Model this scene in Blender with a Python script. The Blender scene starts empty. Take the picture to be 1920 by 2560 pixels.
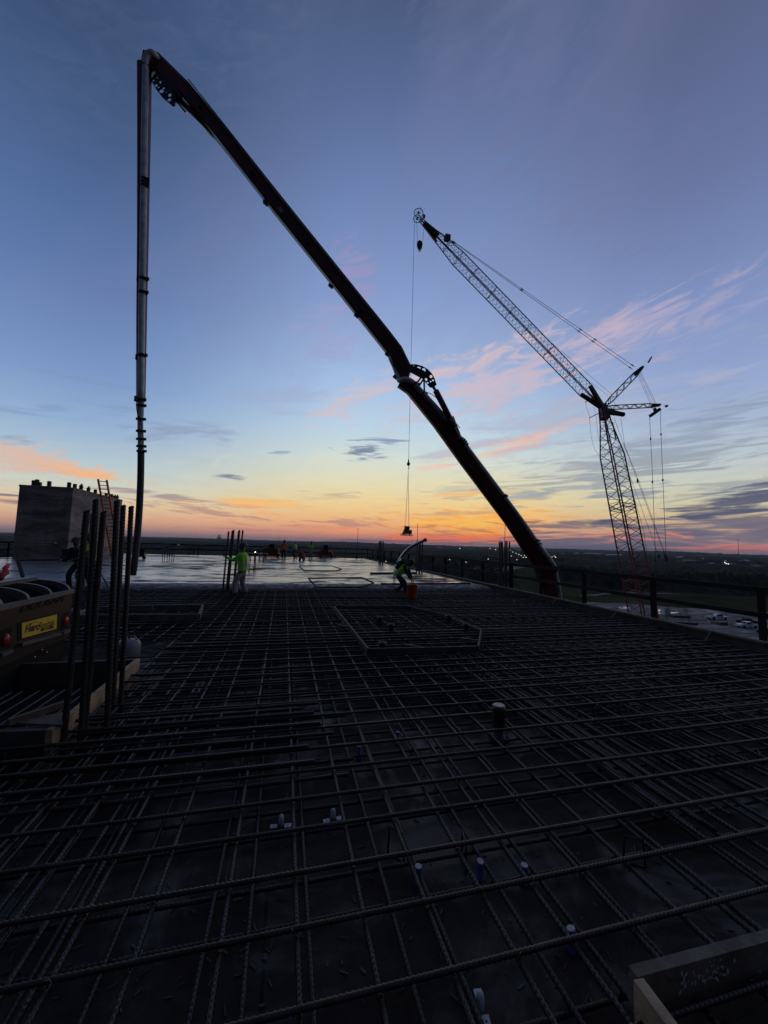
import bpy, bmesh, math, random
import numpy as np
from mathutils import Vector, Matrix, noise as mnoise
random.seed(7)
S = bpy.context.scene
C = S.collection
R_ = math.radians
# ------------------------------------------------------------------ camera
FPX, CX, CY = 965.0, 960.0, 1280.0           # photograph focal length in its own pixels
YAW, PITCH, ROLL = R_(14.25), math.atan(79.5/965), R_(1.7)
CAMZ = 1.91
F = Vector((math.sin(YAW)*math.cos(PITCH), math.cos(YAW)*math.cos(PITCH), math.sin(PITCH)))
R0 = Vector((math.cos(YAW), -math.sin(YAW), 0)); U0 = R0.cross(F)
RV = R0*math.cos(ROLL)+U0*math.sin(ROLL); UV = U0*math.cos(ROLL)-R0*math.sin(ROLL)
CP = Vector((0, 0, CAMZ))
cam_d = bpy.data.cameras.new('camera'); cam = bpy.data.objects.new('camera', cam_d); C.objects.link(cam)
cam.matrix_world = Matrix(((RV.x, UV.x, -F.x, CP.x), (RV.y, UV.y, -F.y, CP.y), (RV.z, UV.z, -F.z, CP.z), (0, 0, 0, 1)))
cam_d.sensor_fit = 'HORIZONTAL'; cam_d.sensor_width = 36; cam_d.lens = 36*FPX/1920
cam_d.clip_start = 0.05; cam_d.clip_end = 60000
S.camera = cam
def ray(x, y): return F+RV*((x-CX)/FPX)-UV*((y-CY)/FPX)
def at(x, y, Z): return CP+ray(x, y)*Z                    # point at depth Z
def pz(x, y, z):                                          # point on the level z
    r = ray(x, y); return CP+r*((z-CAMZ)/r.z)
def azel(x, y):
    r = ray(x, y).normalized(); return math.degrees(math.atan2(r.x, r.y)), math.degrees(math.asin(r.z))
# ------------------------------------------------------------------ light: dusk sky
S.view_settings.view_transform = 'Standard'; S.view_settings.look = 'None'
S.view_settings.exposure = 0; S.view_settings.gamma = 1
def lin(r, g, b):
    f = lambda c: (c/255/12.92) if c/255 <= .04045 else ((c/255+.055)/1.055)**2.4
    return (f(r), f(g), f(b), 1)
W = bpy.data.worlds.new('World'); S.world = W; W.use_nodes = True
W.cycles.sampling_method = 'MANUAL'; W.cycles.sample_map_resolution = 512
nt = W.node_tree; nt.nodes.clear()
class NG:
    def __init__(s, t): s.t = t
    def n(s, ty, **k):
        o = s.t.nodes.new(ty)
        for a, b in k.items(): setattr(o, a, b)
        return o
    def put(s, sock, v):
        if isinstance(v, bpy.types.NodeSocket): s.t.links.new(v, sock)
        else: sock.default_value = v
    def m(s, op, a, b=0.0, c=0.0, clamp=False):
        o = s.n('ShaderNodeMath', operation=op, use_clamp=clamp)
        s.put(o.inputs[0], a); s.put(o.inputs[1], b); s.put(o.inputs[2], c); return o.outputs[0]
    def mix(s, f, a, b, bt='MIX'):
        o = s.n('ShaderNodeMix', data_type='RGBA', blend_type=bt)
        s.put(o.inputs[0], f); s.put(o.inputs[6], a); s.put(o.inputs[7], b); return o.outputs[2]
    def ramp(s, f, st, interp='EASE'):
        o = s.n('ShaderNodeValToRGB'); e = o.color_ramp.elements; o.color_ramp.interpolation = interp
        while len(e) < len(st): e.new(.5)
        for i, (p, c) in enumerate(st): e[i].position = p; e[i].color = c
        s.put(o.inputs[0], f); return o.outputs[0]
    def mr(s, v, a, b, c=0.0, d=1.0, smooth=True):
        o = s.n('ShaderNodeMapRange', interpolation_type='SMOOTHSTEP' if smooth else 'LINEAR')
        for i, q in enumerate((v, a, b, c, d)): s.put(o.inputs[i], q)
        return o.outputs[0]
    def comb(s, x, y, z=0.0):
        o = s.n('ShaderNodeCombineXYZ'); s.put(o.inputs[0], x); s.put(o.inputs[1], y); s.put(o.inputs[2], z); return o.outputs[0]
    def noise(s, v, scale, detail=4, rough=.55, dist=0.0):
        o = s.n('ShaderNodeTexNoise'); s.put(o.inputs['Vector'], v); o.inputs['Scale'].default_value = scale
        o.inputs['Detail'].default_value = detail; o.inputs['Roughness'].default_value = rough
        o.inputs['Distortion'].default_value = dist; return o.outputs[0]
g = NG(nt)
tc = g.n('ShaderNodeTexCoord'); sp = g.n('ShaderNodeSeparateXYZ'); nt.links.new(tc.outputs['Generated'], sp.inputs[0])
dx, dy, dz = sp.outputs
EL = g.m('MULTIPLY', g.m('ARCSINE', dz), 57.2958); AZ = g.m('MULTIPLY', g.m('ARCTAN2', dx, dy), 57.2958)
tt = g.m('SQRT', g.m('DIVIDE', g.m('MAXIMUM', EL, 0.0), 90.0))
def skc(c_):
    m_ = sum(c_)/3; k_ = 1.035; return lin(*[min(255, k_*(m_+(q_-m_)*.94+o_)) for q_, o_ in zip(c_, (1, 1.5, 0))])
def col(pts, xcol):       # photograph rows (y, rgb) of one column -> ramp over elevation
    st = sorted((math.sqrt(max(azel(xcol, y)[1], 0)/90), skc(c)) for y, c in pts)
    return g.ramp(tt, st, 'LINEAR')
cl = col([(1334, (116, 104, 118)), (1318, (168, 130, 130)), (1300, (204, 152, 130)), (1275, (222, 178, 142)), (1240, (216, 196, 164)), (1200, (200, 204, 190)), (1150, (176, 197, 206)), (1040, (142, 170, 206)), (900, (115, 146, 196)), (650, (88, 117, 170)), (350, (70, 95, 142)), (0, (54, 76, 114))], 100)
cm = col([(1358, (150, 116, 122)), (1346, (198, 130, 116)), (1325, (232, 158, 118)), (1295, (238, 184, 124)), (1258, (236, 204, 142)), (1210, (224, 214, 172)), (1150, (204, 215, 208)), (1070, (180, 204, 224)), (960, (160, 186, 224)), (760, (130, 154, 204)), (500, (104, 126, 176)), (250, (84, 103, 149)), (0, (70, 86, 124))], 1000)
cr = col([(1386, (120, 110, 124)), (1374, (178, 124, 122)), (1350, (176, 136, 126)), (1318, (192, 158, 132)), (1280, (204, 186, 148)), (1235, (202, 200, 172)), (1150, (186, 196, 200)), (1040, (158, 176, 206)), (900, (138, 158, 204)), (700, (120, 138, 188)), (400, (98, 112, 158)), (0, (84, 95, 134))], 1850)
base = g.mix(g.mr(AZ, -26, 12), cl, cm); base = g.mix(g.mr(AZ, 24, 56), base, cr)
# the half of the sky behind the camera: darker and bluer
back = g.ramp(tt, [(0, lin(38, 44, 56)), (.35, lin(42, 52, 72)), (1, lin(34, 46, 74))], 'LINEAR')
facing = g.m('ADD', g.m('MULTIPLY', dx, math.sin(R_(22))), g.m('MULTIPLY', dy, math.cos(R_(22))))
base = g.mix(g.mr(facing, -.45, .3), back, base)
# streaky noises in azimuth / elevation
def streak(sx, sy, tilt, sc, seed, dist=.6, detail=5, rough=.58):
    ct, st_ = math.cos(R_(tilt)), math.sin(R_(tilt))
    u = g.m('ADD', g.m('MULTIPLY', AZ, ct), g.m('MULTIPLY', EL, st_)); v = g.m('SUBTRACT', g.m('MULTIPLY', EL, ct), g.m('MULTIPLY', AZ, st_))
    return g.noise(g.comb(g.m('MULTIPLY', u, sx), g.m('MULTIPLY', v, sy), seed), sc, detail, rough, dist)
n1 = streak(.05, .32, 7, 1.6, 3.1); n2 = streak(.09, .9, 2, 1.5, 8.3); n3 = streak(.03, .045, 50, 1.0, 5.5, .8, 4, .5)
n4 = streak(.16, 1.5, -3, 1.3, 1.7); n5 = streak(.10, .42, 12, 1.8, 11.2, 1.0, 6, .62)
AE = g.comb(AZ, EL)
m2 = [g.m('MINIMUM', g.m('MULTIPLY_ADD', q, 2.2, -.6), .96) for q in (n1, n2, n4, n5)]; CON = {id(q): r for q, r in zip((n1, n2, n4, n5), m2)}; KEEP = (n1, n2, n4, n5)
def cloud(c, x, y, wx, wy, tilt, nz, lo, hi, rgb, amt):     # a patch of cloud: place in the sky and size in degrees
    a, e = azel(x, y); mp = g.n('ShaderNodeMapping', vector_type='TEXTURE'); nt.links.new(AE, mp.inputs[0])
    mp.inputs['Location'].default_value = (a, e, 0); mp.inputs['Rotation'].default_value = (0, 0, R_(tilt)); mp.inputs['Scale'].default_value = (wx*1.95, wy*1.95, 1)
    gr = g.n('ShaderNodeTexGradient', gradient_type='SPHERICAL'); nt.links.new(mp.outputs[0], gr.inputs[0])
    l_ = max(.97, .58+1.4*lo); f = g.mr(g.m('ADD', gr.outputs[1], CON[id(nz)] if id(nz) in CON else nz), l_, l_+(hi-lo)+.16, 0.0, amt)
    return g.mix(f, c, lin(*rgb))
c = base
# high veil
hi_f = g.m('MULTIPLY', g.mr(n3, .38, .68), g.mr(EL, 12, 30))
c = g.mix(g.m('MULTIPLY', hi_f, .22), c, lin(124, 128, 166))
c = g.mix(g.m('MULTIPLY', g.m('MULTIPLY', g.mr(n5, .45, .7), g.m('MULTIPLY', g.mr(EL, 4, 12), g.mr(EL, 34, 20))), g.m('MULTIPLY', g.mr(AZ, 5, 35), .25)), c, lin(148, 156, 184))
CL = [  # x, y, wx, wy, tilt, noise, lo, hi, colour, amount
 (1550, 860, 18, 4.0, 8, n5, .30, .80, (178, 172, 198), .45), (1230, 960, 16, 4.6, 12, n5, .20, .80, (204, 190, 206), .62), (900, 985, 9, 2.2, 24, n5, .22, .75, (222, 190, 190), .72),
 (1200, 895, 15, 1.9, 13, n5, .22, .80, (222, 194, 196), .55), (1480, 830, 12, 2.2, 9, n5, .26, .80, (192, 174, 194), .45), (1330, 1096, 11, 1.1, 14, n1, .20, .46, (242, 190, 168), .9),
 (1250, 1130, 9, .7, 12, n1, .3, .5, (232, 200, 182), .6), (880, 690, 5, 5, 60, n5, .36, .6, (164, 148, 186), .45), (820, 840, 6, 5, 40, n5, .36, .6, (160, 160, 198), .45),
 (1450, 1040, 24, 5, 12, n1, .36, .62, (176, 180, 202), .6), (1680, 1130, 26, 5, 11, n2, .38, .60, (142, 156, 178), .7), (1500, 1200, 24, 3.2, 9, n2, .40, .58, (158, 166, 170), .7),
 (1800, 1230, 18, 2.4, 7, n2, .40, .60, (150, 156, 162), .65), (1180, 1210, 16, 2.4, 6, n2, .42, .58, (186, 184, 170), .55),
 (1240, 960, 19, 4.6, 12, n5, 0, .45, (214, 190, 198), .50), (1500, 845, 15, 3.0, 8, n5, 0, .5, (186, 174, 200), .4), (1180, 1285, 14, 4.0, 2, n5, 0, .7, (250, 204, 120), .6), (940, 1190, 28, 5.0, 2, n5, 0, .8, (230, 224, 198), .5), (1195, 1318, 9, 2.2, 2, n5, 0, .4, (255, 172, 66), .85),
 (250, 150, 30, 8, 30, n5, .1, 1.0, (92, 108, 146), .3), (1350, 300, 34, 9, -35, n5, .1, 1.0, (112, 118, 152), .4), (700, 120, 22, 7, 60, n5, .1, 1.0, (96, 106, 140), .35),
 (1170, 1235, 6, .35, 3, n2, .2, .4, (246, 186, 120), .8), (1080, 1172, 3.5, .6, 12, n2, .25, .45, (240, 204, 182), .7),
 (1180, 1318, 15, 2.4, 2, n4, .24, .56, (255, 166, 66), 1.0), (1110, 1346, 15, 1.0, 1, n4, .26, .50, (246, 122, 84), .9), (1190, 1300, 15, 1.6, 3, n2, .40, .54, (255, 196, 98), .9),
 (1150, 1325, 13, 1.5, 2, n4, .46, .58, (196, 134, 104), .7), (1250, 1336, 8, 1.0, 2, n2, .44, .56, (255, 140, 50), .9), (1100, 1286, 10, .6, 4, n2, .38, .52, (196, 160, 132), .6),
 (1700, 1345, 24, 1.9, 2, n2, .24, .50, (122, 112, 128), .9), (1830, 1312, 14, 1.5, 3, n2, .28, .5, (110, 106, 124), .9), (1430, 1312, 9, .8, 3, n4, .24, .45, (124, 110, 122), .9),
 (1890, 1252, 12, 1.3, 8, n2, .26, .44, (84, 90, 114), .95), (1740, 1268, 6, .4, 4, n2, .26, .44, (104, 106, 122), .85), (1880, 1222, 6, .3, 6, n2, .3, .46, (112, 118, 138), .7),
 (1560, 1345, 10, .8, 2, n4, .44, .56, (238, 142, 108), .8), (1740, 1368, 16, .5, 1, n4, .40, .54, (226, 126, 118), .85), (1900, 1374, 9, .4, 1, n4, .36, .54, (214, 120, 118), .8),
 (1530, 1362, 13, 1.3, 1, n2, .10, .30, (106, 104, 124), .92), (1440, 1368, 10, .8, 3, n2, .10, .30, (108, 104, 122), .92),
 (925, 1120, 4.8, 1.5, 9, n2, .30, .50, (128, 146, 178), .85), (905, 1126, 2.4, .7, 4, n4, .3, .46, (108, 122, 154), .8), (570, 1193, 3.6, .5, 2, n2, .18, .38, (128, 136, 158), .95), (700, 1130, 2, .4, 3, n2, .3, .5, (140, 160, 190), .7),
 (190, 1176, 8, 1.3, -5, n5, .30, .60, (236, 190, 154), .8), (60, 1148, 7, 1.6, -6, n5, .28, .5, (222, 188, 172), .8), (210, 1180, 4.5, .6, -6, n2, .3, .46, (250, 184, 128), .8),
 (15, 1238, 4, .35, 0, n2, .2, .4, (128, 116, 136), .95), (30, 1252, 5, .35, 0, n2, .2, .45, (120, 110, 130), .9), (20, 1246, 6, .4, 0, n2, .3, .5, (240, 166, 134), .8),
 (470, 1248, 10, .55, -4, n2, .34, .50, (160, 142, 148), .8), (640, 1256, 10, .7, 2, n2, .34, .50, (250, 192, 118), .85), (530, 1282, 10, .9, -6, n4, .38, .54, (184, 138, 130), .75), (700, 1290, 6, .8, -8, n2, .34, .5, (250, 180, 116), .8),
 (640, 1325, 12, .3, 0, n4, .34, .5, (190, 128, 130), .5), (860, 1310, 9, 1.1, 1, n4, .38, .54, (186, 134, 130), .75), (880, 1325, 9, .8, 0, n4, .40, .54, (250, 160, 110), .8), (830, 1240, 9, 1.0, 3, n2, .40, .55, (180, 172, 150), .6),
 (100, 1030, 12, 4, 12, n1, .42, .62, (124, 148, 188), .55), (450, 1080, 14, 3.0, 12, n1, .42, .62, (138, 154, 186), .6), (700, 1000, 12, 4, 14, n1, .45, .62, (160, 172, 206), .4),
 (1050, 1357, 13, .45, 1, n2, .10, .34, (132, 108, 122), .8), (1350, 1364, 7, .8, 7, n2, .2, .4, (116, 104, 120), .9),
]
for q in CL: c = cloud(c, *q)
# a fine even break-up of the low sky
c = g.mix(g.m('MULTIPLY', g.m('MULTIPLY', g.mr(n4, .5, .72), g.mr(EL, 14, 2)), .28), c, g.mix(.5, c, lin(150, 130, 150)))
below = g.mr(EL, -1.0, -.05)
c = g.mix(below, lin(40, 42, 46), c)
sky = g.n('ShaderNodeTexSky', sky_type='NISHITA', sun_disc=False, sun_elevation=R_(-1), sun_rotation=R_(27))
bg1 = g.n('ShaderNodeBackground'); nt.links.new(sky.outputs[0], bg1.inputs[0]); bg1.inputs[1].default_value = .002
bg2 = g.n('ShaderNodeBackground'); nt.links.new(c, bg2.inputs[0]); bg2.inputs[1].default_value = 1.0
ad = g.n('ShaderNodeAddShader'); nt.links.new(bg1.outputs[0], ad.inputs[0]); nt.links.new(bg2.outputs[0], ad.inputs[1])
wo = g.n('ShaderNodeOutputWorld'); nt.links.new(ad.outputs[0], wo.inputs[0])
sun_d = bpy.data.lights.new('sun', 'SUN'); sun = bpy.data.objects.new('sun', sun_d); C.objects.link(sun)
sun_d.energy = .06; sun_d.angle = R_(12); sun_d.color = (1, .55, .28)
sun.rotation_euler = Vector((-math.sin(R_(27)), -math.cos(R_(27)), -.035)).to_track_quat('-Z', 'Y').to_euler()

# ------------------------------------------------------------------ materials
M = {}
def mat(name, rgb, rough=.6, metal=0.0, var=0.25, sc=6.0, rvar=.1, bump=0.0, bsc=40.0, emit=0.0, spec=.5, coords='Object', stretch=None, rgb2=None):
    m = bpy.data.materials.new(name); m.use_nodes = True; t = m.node_tree; G = NG(t)
    p = t.nodes['Principled BSDF']; tcn = G.n('ShaderNodeTexCoord'); v = tcn.outputs[coords]
    if stretch:
        mp = G.n('ShaderNodeMapping'); t.links.new(v, mp.inputs[0]); mp.inputs['Scale'].default_value = stretch; v = mp.outputs[0]
    nz = G.noise(v, sc, 5, .6); nz2 = G.noise(v, sc*3.7, 4, .6)
    a = tuple(q*(1-var) for q in rgb)+(1,); b = (tuple(min(1, q*(1+var)) for q in rgb) if rgb2 is None else tuple(rgb2))+(1,)
    t.links.new(G.mix(G.mr(nz, .35, .68), a, b), p.inputs['Base Color'])
    t.links.new(G.m('ADD', G.m('MULTIPLY', G.m('SUBTRACT', nz2, .5), 2*rvar), rough, clamp=True), p.inputs['Roughness'])
    p.inputs['Metallic'].default_value = metal; p.inputs['Specular IOR Level'].default_value = spec
    if bump:
        bn = G.n('ShaderNodeBump'); bn.inputs['Strength'].default_value = bump; bn.inputs['Distance'].default_value = .02
        t.links.new(G.noise(v, bsc, 4, .6), bn.inputs['Height']); t.links.new(bn.outputs[0], p.inputs['Normal'])
    if emit:
        p.inputs['Emission Color'].default_value = (*rgb, 1); p.inputs['Emission Strength'].default_value = emit
    M[name] = m; return m
mat('rebar', (.014, .012, .010), .40, .25, .4, 5, .15, rgb2=(.038, .022, .015), spec=.45)
mat('thread_bar', (.018, .018, .019), .5, .2, .3, 9, .1)
mat('steel_dark', (.03, .03, .033), .5, .6, .3)
mat('steel_black', (.012, .012, .014), .5, .2)
mat('boom_red', (.085, .012, .014), .42, 0, .35, 3, .15)
mat('boom_dark', (.020, .014, .016), .5, 0, .3)
mat('pipe_grey', (.46, .47, .48), .45, .1, .22, 5, .12)
mat('chrome', (.5, .5, .5), .22, 1.0, .1)
mat('hose', (.035, .036, .036), .6, 0, .2)
mat('crane_red', (.20, .018, .022), .5, 0, .3)
mat('crane_dark', (.02, .013, .015), .5)
mat('rope', (.03, .03, .032), .6)
mat('rail_wood', (.018, .014, .012), .8, 0, .3, 4, .1, spec=.2)
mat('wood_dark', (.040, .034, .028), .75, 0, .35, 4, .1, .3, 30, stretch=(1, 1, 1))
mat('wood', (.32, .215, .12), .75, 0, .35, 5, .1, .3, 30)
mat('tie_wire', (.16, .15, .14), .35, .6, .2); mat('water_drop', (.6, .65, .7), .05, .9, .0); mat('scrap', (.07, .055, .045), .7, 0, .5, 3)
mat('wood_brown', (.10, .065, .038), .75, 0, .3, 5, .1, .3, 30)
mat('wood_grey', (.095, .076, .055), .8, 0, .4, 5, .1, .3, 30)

mat('wet_wood', (.012, .011, .010), .7, 0, .3, spec=.15)
mat('compressor', (.008, .008, .0075), .5, 0, .15, 4, .05, spec=.3)
mat('compressor_trim', (.075, .075, .075), .5, 0, .2)
mat('black', (.006, .006, .007), .7, spec=.15)
mat('sign_yellow', (.62, .40, .03), .5, 0, .08)
mat('ink', (.03, .022, .018), .5)
mat('lamp_red', (.35, .02, .015), .25, 0, .1)
mat('hivis', (.34, .80, .02), .8, 0, .12, 20)
mat('hivis_green', (.09, .80, .03), .8, 0, .12, 20)
mat('orange_cloth', (.75, .12, .02), .8, 0, .15, 20)
mat('reflective', (.45, .47, .45), .4, .0, .1)
mat('trousers', (.30, .27, .235), .9, 0, .2, 12)
mat('navy', (.020, .022, .034), .9, 0, .2, 12)
mat('skin', (.16, .085, .055), .6, 0, .1)
mat('hat', (.03, .026, .026), .5, 0, .2)
mat('hat_white', (.5, .5, .5), .4, 0, .1)
mat('boots', (.055, .045, .035), .8)
mat('hair', (.012, .01, .009), .8)
mat('bucket', (.62, .085, .018), .5, 0, .15)
mat('ladder_red', (.45, .03, .025), .5)
mat('machine_red', (.13, .018, .013), .45, 0, .25)
mat('machine_orange', (.45, .09, .02), .45, 0, .25)
mat('cap_white', (.40, .385, .36), .5, 0, .12, 30)
mat('sleeve_blue', (.012, .022, .14), .45)
mat('sleeve_black', (.012, .012, .013), .4)
mat('bracket_white', (.55, .56, .58), .5, .1, .2, 20)
mat('plastic_grey', (.16, .155, .16), .5, 0, .15)
mat('red_rag', (.42, .03, .06), .8)
mat('truck_white', (.62, .64, .67), .35, 0, .08)
mat('glass_dark', (.01, .012, .014), .1)
mat('far_white', (.55, .55, .55), .7)
mat('far_grey', (.16, .16, .16), .8)
mat('crown', (.030, .042, .022), .9, 0, .45, .25, .05)
mat('bark', (.05, .04, .03), .9)
mat('flag', (.25, .25, .22), .8)
mat('grass_dry', (.07, .08, .035), .9)
def emitmat(n, rgb, s):
    m = bpy.data.materials.new(n); m.use_nodes = True; p = m.node_tree.nodes['Principled BSDF']
    p.inputs['Base Color'].default_value = (*rgb, 1); p.inputs['Emission Color'].default_value = (*rgb, 1); p.inputs['Emission Strength'].default_value = s; M[n] = m
emitmat('light_warm', (1, .72, .42), 2.2); emitmat('light_white', (1, .96, .88), 3); emitmat('light_red', (1, .12, .08), 2)
def custom(name):
    m = bpy.data.materials.new(name); m.use_nodes = True; M[name] = m
    G = NG(m.node_tree); p = m.node_tree.nodes['Principled BSDF']; v = G.n('ShaderNodeTexCoord').outputs['Object']
    return G, p, v, m.node_tree
def mapv(G, t, v, sc, rot=0):
    mp = G.n('ShaderNodeMapping'); t.links.new(v, mp.inputs[0]); mp.inputs['Scale'].default_value = sc; mp.inputs['Rotation'].default_value = (0, 0, rot); return mp.outputs[0]
# wet concrete
G, p, v, t = custom('wet_concrete')
a = G.noise(mapv(G, t, v, (.16, .42, 1), .35), 1.0, 8, .68, 2.2); b = G.noise(mapv(G, t, v, (.5, 1.9, 1), -.3), 1.3, 8, .68, 1.8)
mixf = G.m('ADD', G.m('MULTIPLY', a, .6), G.m('MULTIPLY', b, .4))
t.links.new(G.mix(G.mr(mixf, .42, .58), (.030, .030, .031, 1), (.12, .12, .122, 1)), p.inputs['Base Color'])
t.links.new(G.mr(mixf, .43, .54, .85, .22), p.inputs['Roughness'])
t.links.new(G.mr(mixf, .43, .52, .05, 1.0), p.inputs['Specular IOR Level'])
bn = G.n('ShaderNodeBump'); bn.inputs['Strength'].default_value = 1.0; bn.inputs['Distance'].default_value = .05
t.links.new(G.mr(mixf, .44, .52, 0.0, 1.0), p.inputs['Coat Weight']); p.inputs['Coat Roughness'].default_value = .30
t.links.new(G.m('ADD', G.noise(mapv(G, t, v, (1.0, 3.4, 1), .1), 1.5, 6, .62, .8), G.m('MULTIPLY', a, .8)), bn.inputs['Height']); t.links.new(bn.outputs[0], p.inputs['Normal'])
G, p, v, t = custom('conc_core')
a = G.noise(mapv(G, t, v, (.5, .5, 1.3)), 1.0, 7, .66, .8); b = G.noise(mapv(G, t, v, (2.5, 2.5, .5)), 1.6, 5, .6); fs_ = G.n('ShaderNodeSeparateXYZ'); t.links.new(v, fs_.inputs[0])
bands = G.m('GREATER_THAN', G.m('FRACT', G.m('MULTIPLY', fs_.outputs[2], 1.64)), .93)
cc = G.mix(G.mr(a, .34, .66), (.12, .10, .085, 1), (.30, .255, .215, 1)); cc = G.mix(G.m('MULTIPLY', G.mr(b, .48, .72), .45), cc, (.09, .08, .075, 1)); cc = G.mix(G.m('MULTIPLY', bands, .35), cc, (.07, .06, .055, 1))
t.links.new(cc, p.inputs['Base Color']); p.inputs['Roughness'].default_value = .85
bn = G.n('ShaderNodeBump'); bn.inputs['Strength'].default_value = .5; bn.inputs['Distance'].default_value = .02; t.links.new(G.noise(v, 7, 5, .7), bn.inputs['Height']); t.links.new(bn.outputs[0], p.inputs['Normal'])
# rough fresh concrete at the pour front
G, p, v, t = custom('rough_concrete')
a = G.noise(v, 3, 7, .7); t.links.new(G.mix(a, (.035, .035, .036, 1), (.10, .10, .10, 1)), p.inputs['Base Color'])
t.links.new(G.mr(G.noise(v, 5, 4, .6), .4, .65, .85, .45), p.inputs['Roughness'])
bn = G.n('ShaderNodeBump'); bn.inputs['Strength'].default_value = .8; bn.inputs['Distance'].default_value = .03
t.links.new(G.noise(v, 16, 5, .7), bn.inputs['Height']); t.links.new(bn.outputs[0], p.inputs['Normal'])
# film faced formwork sheets
G, p, v, t = custom('formwork')
br = G.n('ShaderNodeTexBrick'); t.links.new(v, br.inputs['Vector']); br.inputs['Scale'].default_value = 1; br.inputs['Brick Width'].default_value = 2.44; br.inputs['Row Height'].default_value = 1.22
br.inputs['Mortar Size'].default_value = .009; br.inputs['Color1'].default_value = (.036, .027, .021, 1); br.inputs['Color2'].default_value = (.054, .041, .031, 1); br.inputs['Mortar'].default_value = (.008, .008, .008, 1)
a = G.noise(v, 1.3, 7, .7, .8); b = G.noise(v, 9, 6, .7)
spk = G.noise(v, 60, 3, .7)
cc = G.mix(G.mr(b, .45, .75), br.outputs[0], (.018, .014, .012, 1)); cc = G.mix(G.mr(G.noise(mapv(G, t, v, (1, 14, 1)), 6, 6, .75), .45, .7), cc, (.026, .019, .015, 1)); cc = G.mix(G.mr(spk, .66, .70), cc, (.075, .068, .06, 1))
t.links.new(G.mix(G.mr(a, .52, .66), cc, (.048, .040, .033, 1)), p.inputs['Base Color'])
t.links.new(G.mr(a, .44, .64, .66, .42), p.inputs['Roughness']); t.links.new(G.mr(a, .46, .62, .05, .24), p.inputs['Specular IOR Level'])
bn = G.n('ShaderNodeBump'); bn.inputs['Strength'].default_value = .25; bn.inputs['Distance'].default_value = .01
t.links.new(G.noise(v, 5, 5, .6), bn.inputs['Height']); t.links.new(bn.outputs[0], p.inputs['Normal'])
# land
G, p, v, t = custom('land')
a = G.noise(v, .004, 6, .6); b = G.noise(v, .05, 6, .65)
cc = G.mix(G.mr(a, .42, .58), (.034, .042, .014, 1), (.022, .030, .010, 1)); cc = G.mix(G.mr(b, .35, .7), cc, (.068, .070, .034, 1))
t.links.new(cc, p.inputs['Base Color']); p.inputs['Roughness'].default_value = 1; p.inputs['Specular IOR Level'].default_value = 0
G, p, v, t = custom('dirt')
a = G.noise(mapv(G, t, v, (.035, .13, 1), .9), 1, 8, .72, 2.2); b = G.noise(v, .3, 6, .7)
cc = G.mix(G.mr(a, .38, .62), (.030, .026, .023, 1), (.27, .24, .21, 1)); cc = G.mix(G.mr(b, .4, .7), cc, (.075, .064, .056, 1))
t.links.new(cc, p.inputs['Base Color']); t.links.new(G.mr(a, .5, .65, .85, .5), p.inputs['Roughness'])
bn = G.n('ShaderNodeBump'); bn.inputs['Strength'].default_value = 1; bn.inputs['Distance'].default_value = .6; t.links.new(G.noise(mapv(G, t, v, (.05, .25, 1), .9), 1.5, 7, .7, 2), bn.inputs['Height']); t.links.new(bn.outputs[0], p.inputs['Normal'])
G, p, v, t = custom('woods_leaf')
a = G.noise(v, .03, 6, .7); b = G.noise(v, .35, 6, .7)
cc = G.mix(G.mr(a, .35, .65), (.028, .042, .024, 1), (.066, .082, .044, 1)); t.links.new(G.mix(G.mr(b, .3, .7), (.012, .018, .010, 1), cc), p.inputs['Base Color'])
p.inputs['Roughness'].default_value = .95; p.inputs['Specular IOR Level'].default_value = .1
bn = G.n('ShaderNodeBump'); bn.inputs['Strength'].default_value = 1; bn.inputs['Distance'].default_value = 1.5
t.links.new(G.noise(v, .5, 6, .75), bn.inputs['Height']); t.links.new(bn.outputs[0], p.inputs['Normal'])
mat('asphalt', (.10, .10, .10), .8, 0, .2, .1); mat('pond', (.02, .025, .03), .04, 0, .1, spec=1)

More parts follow.
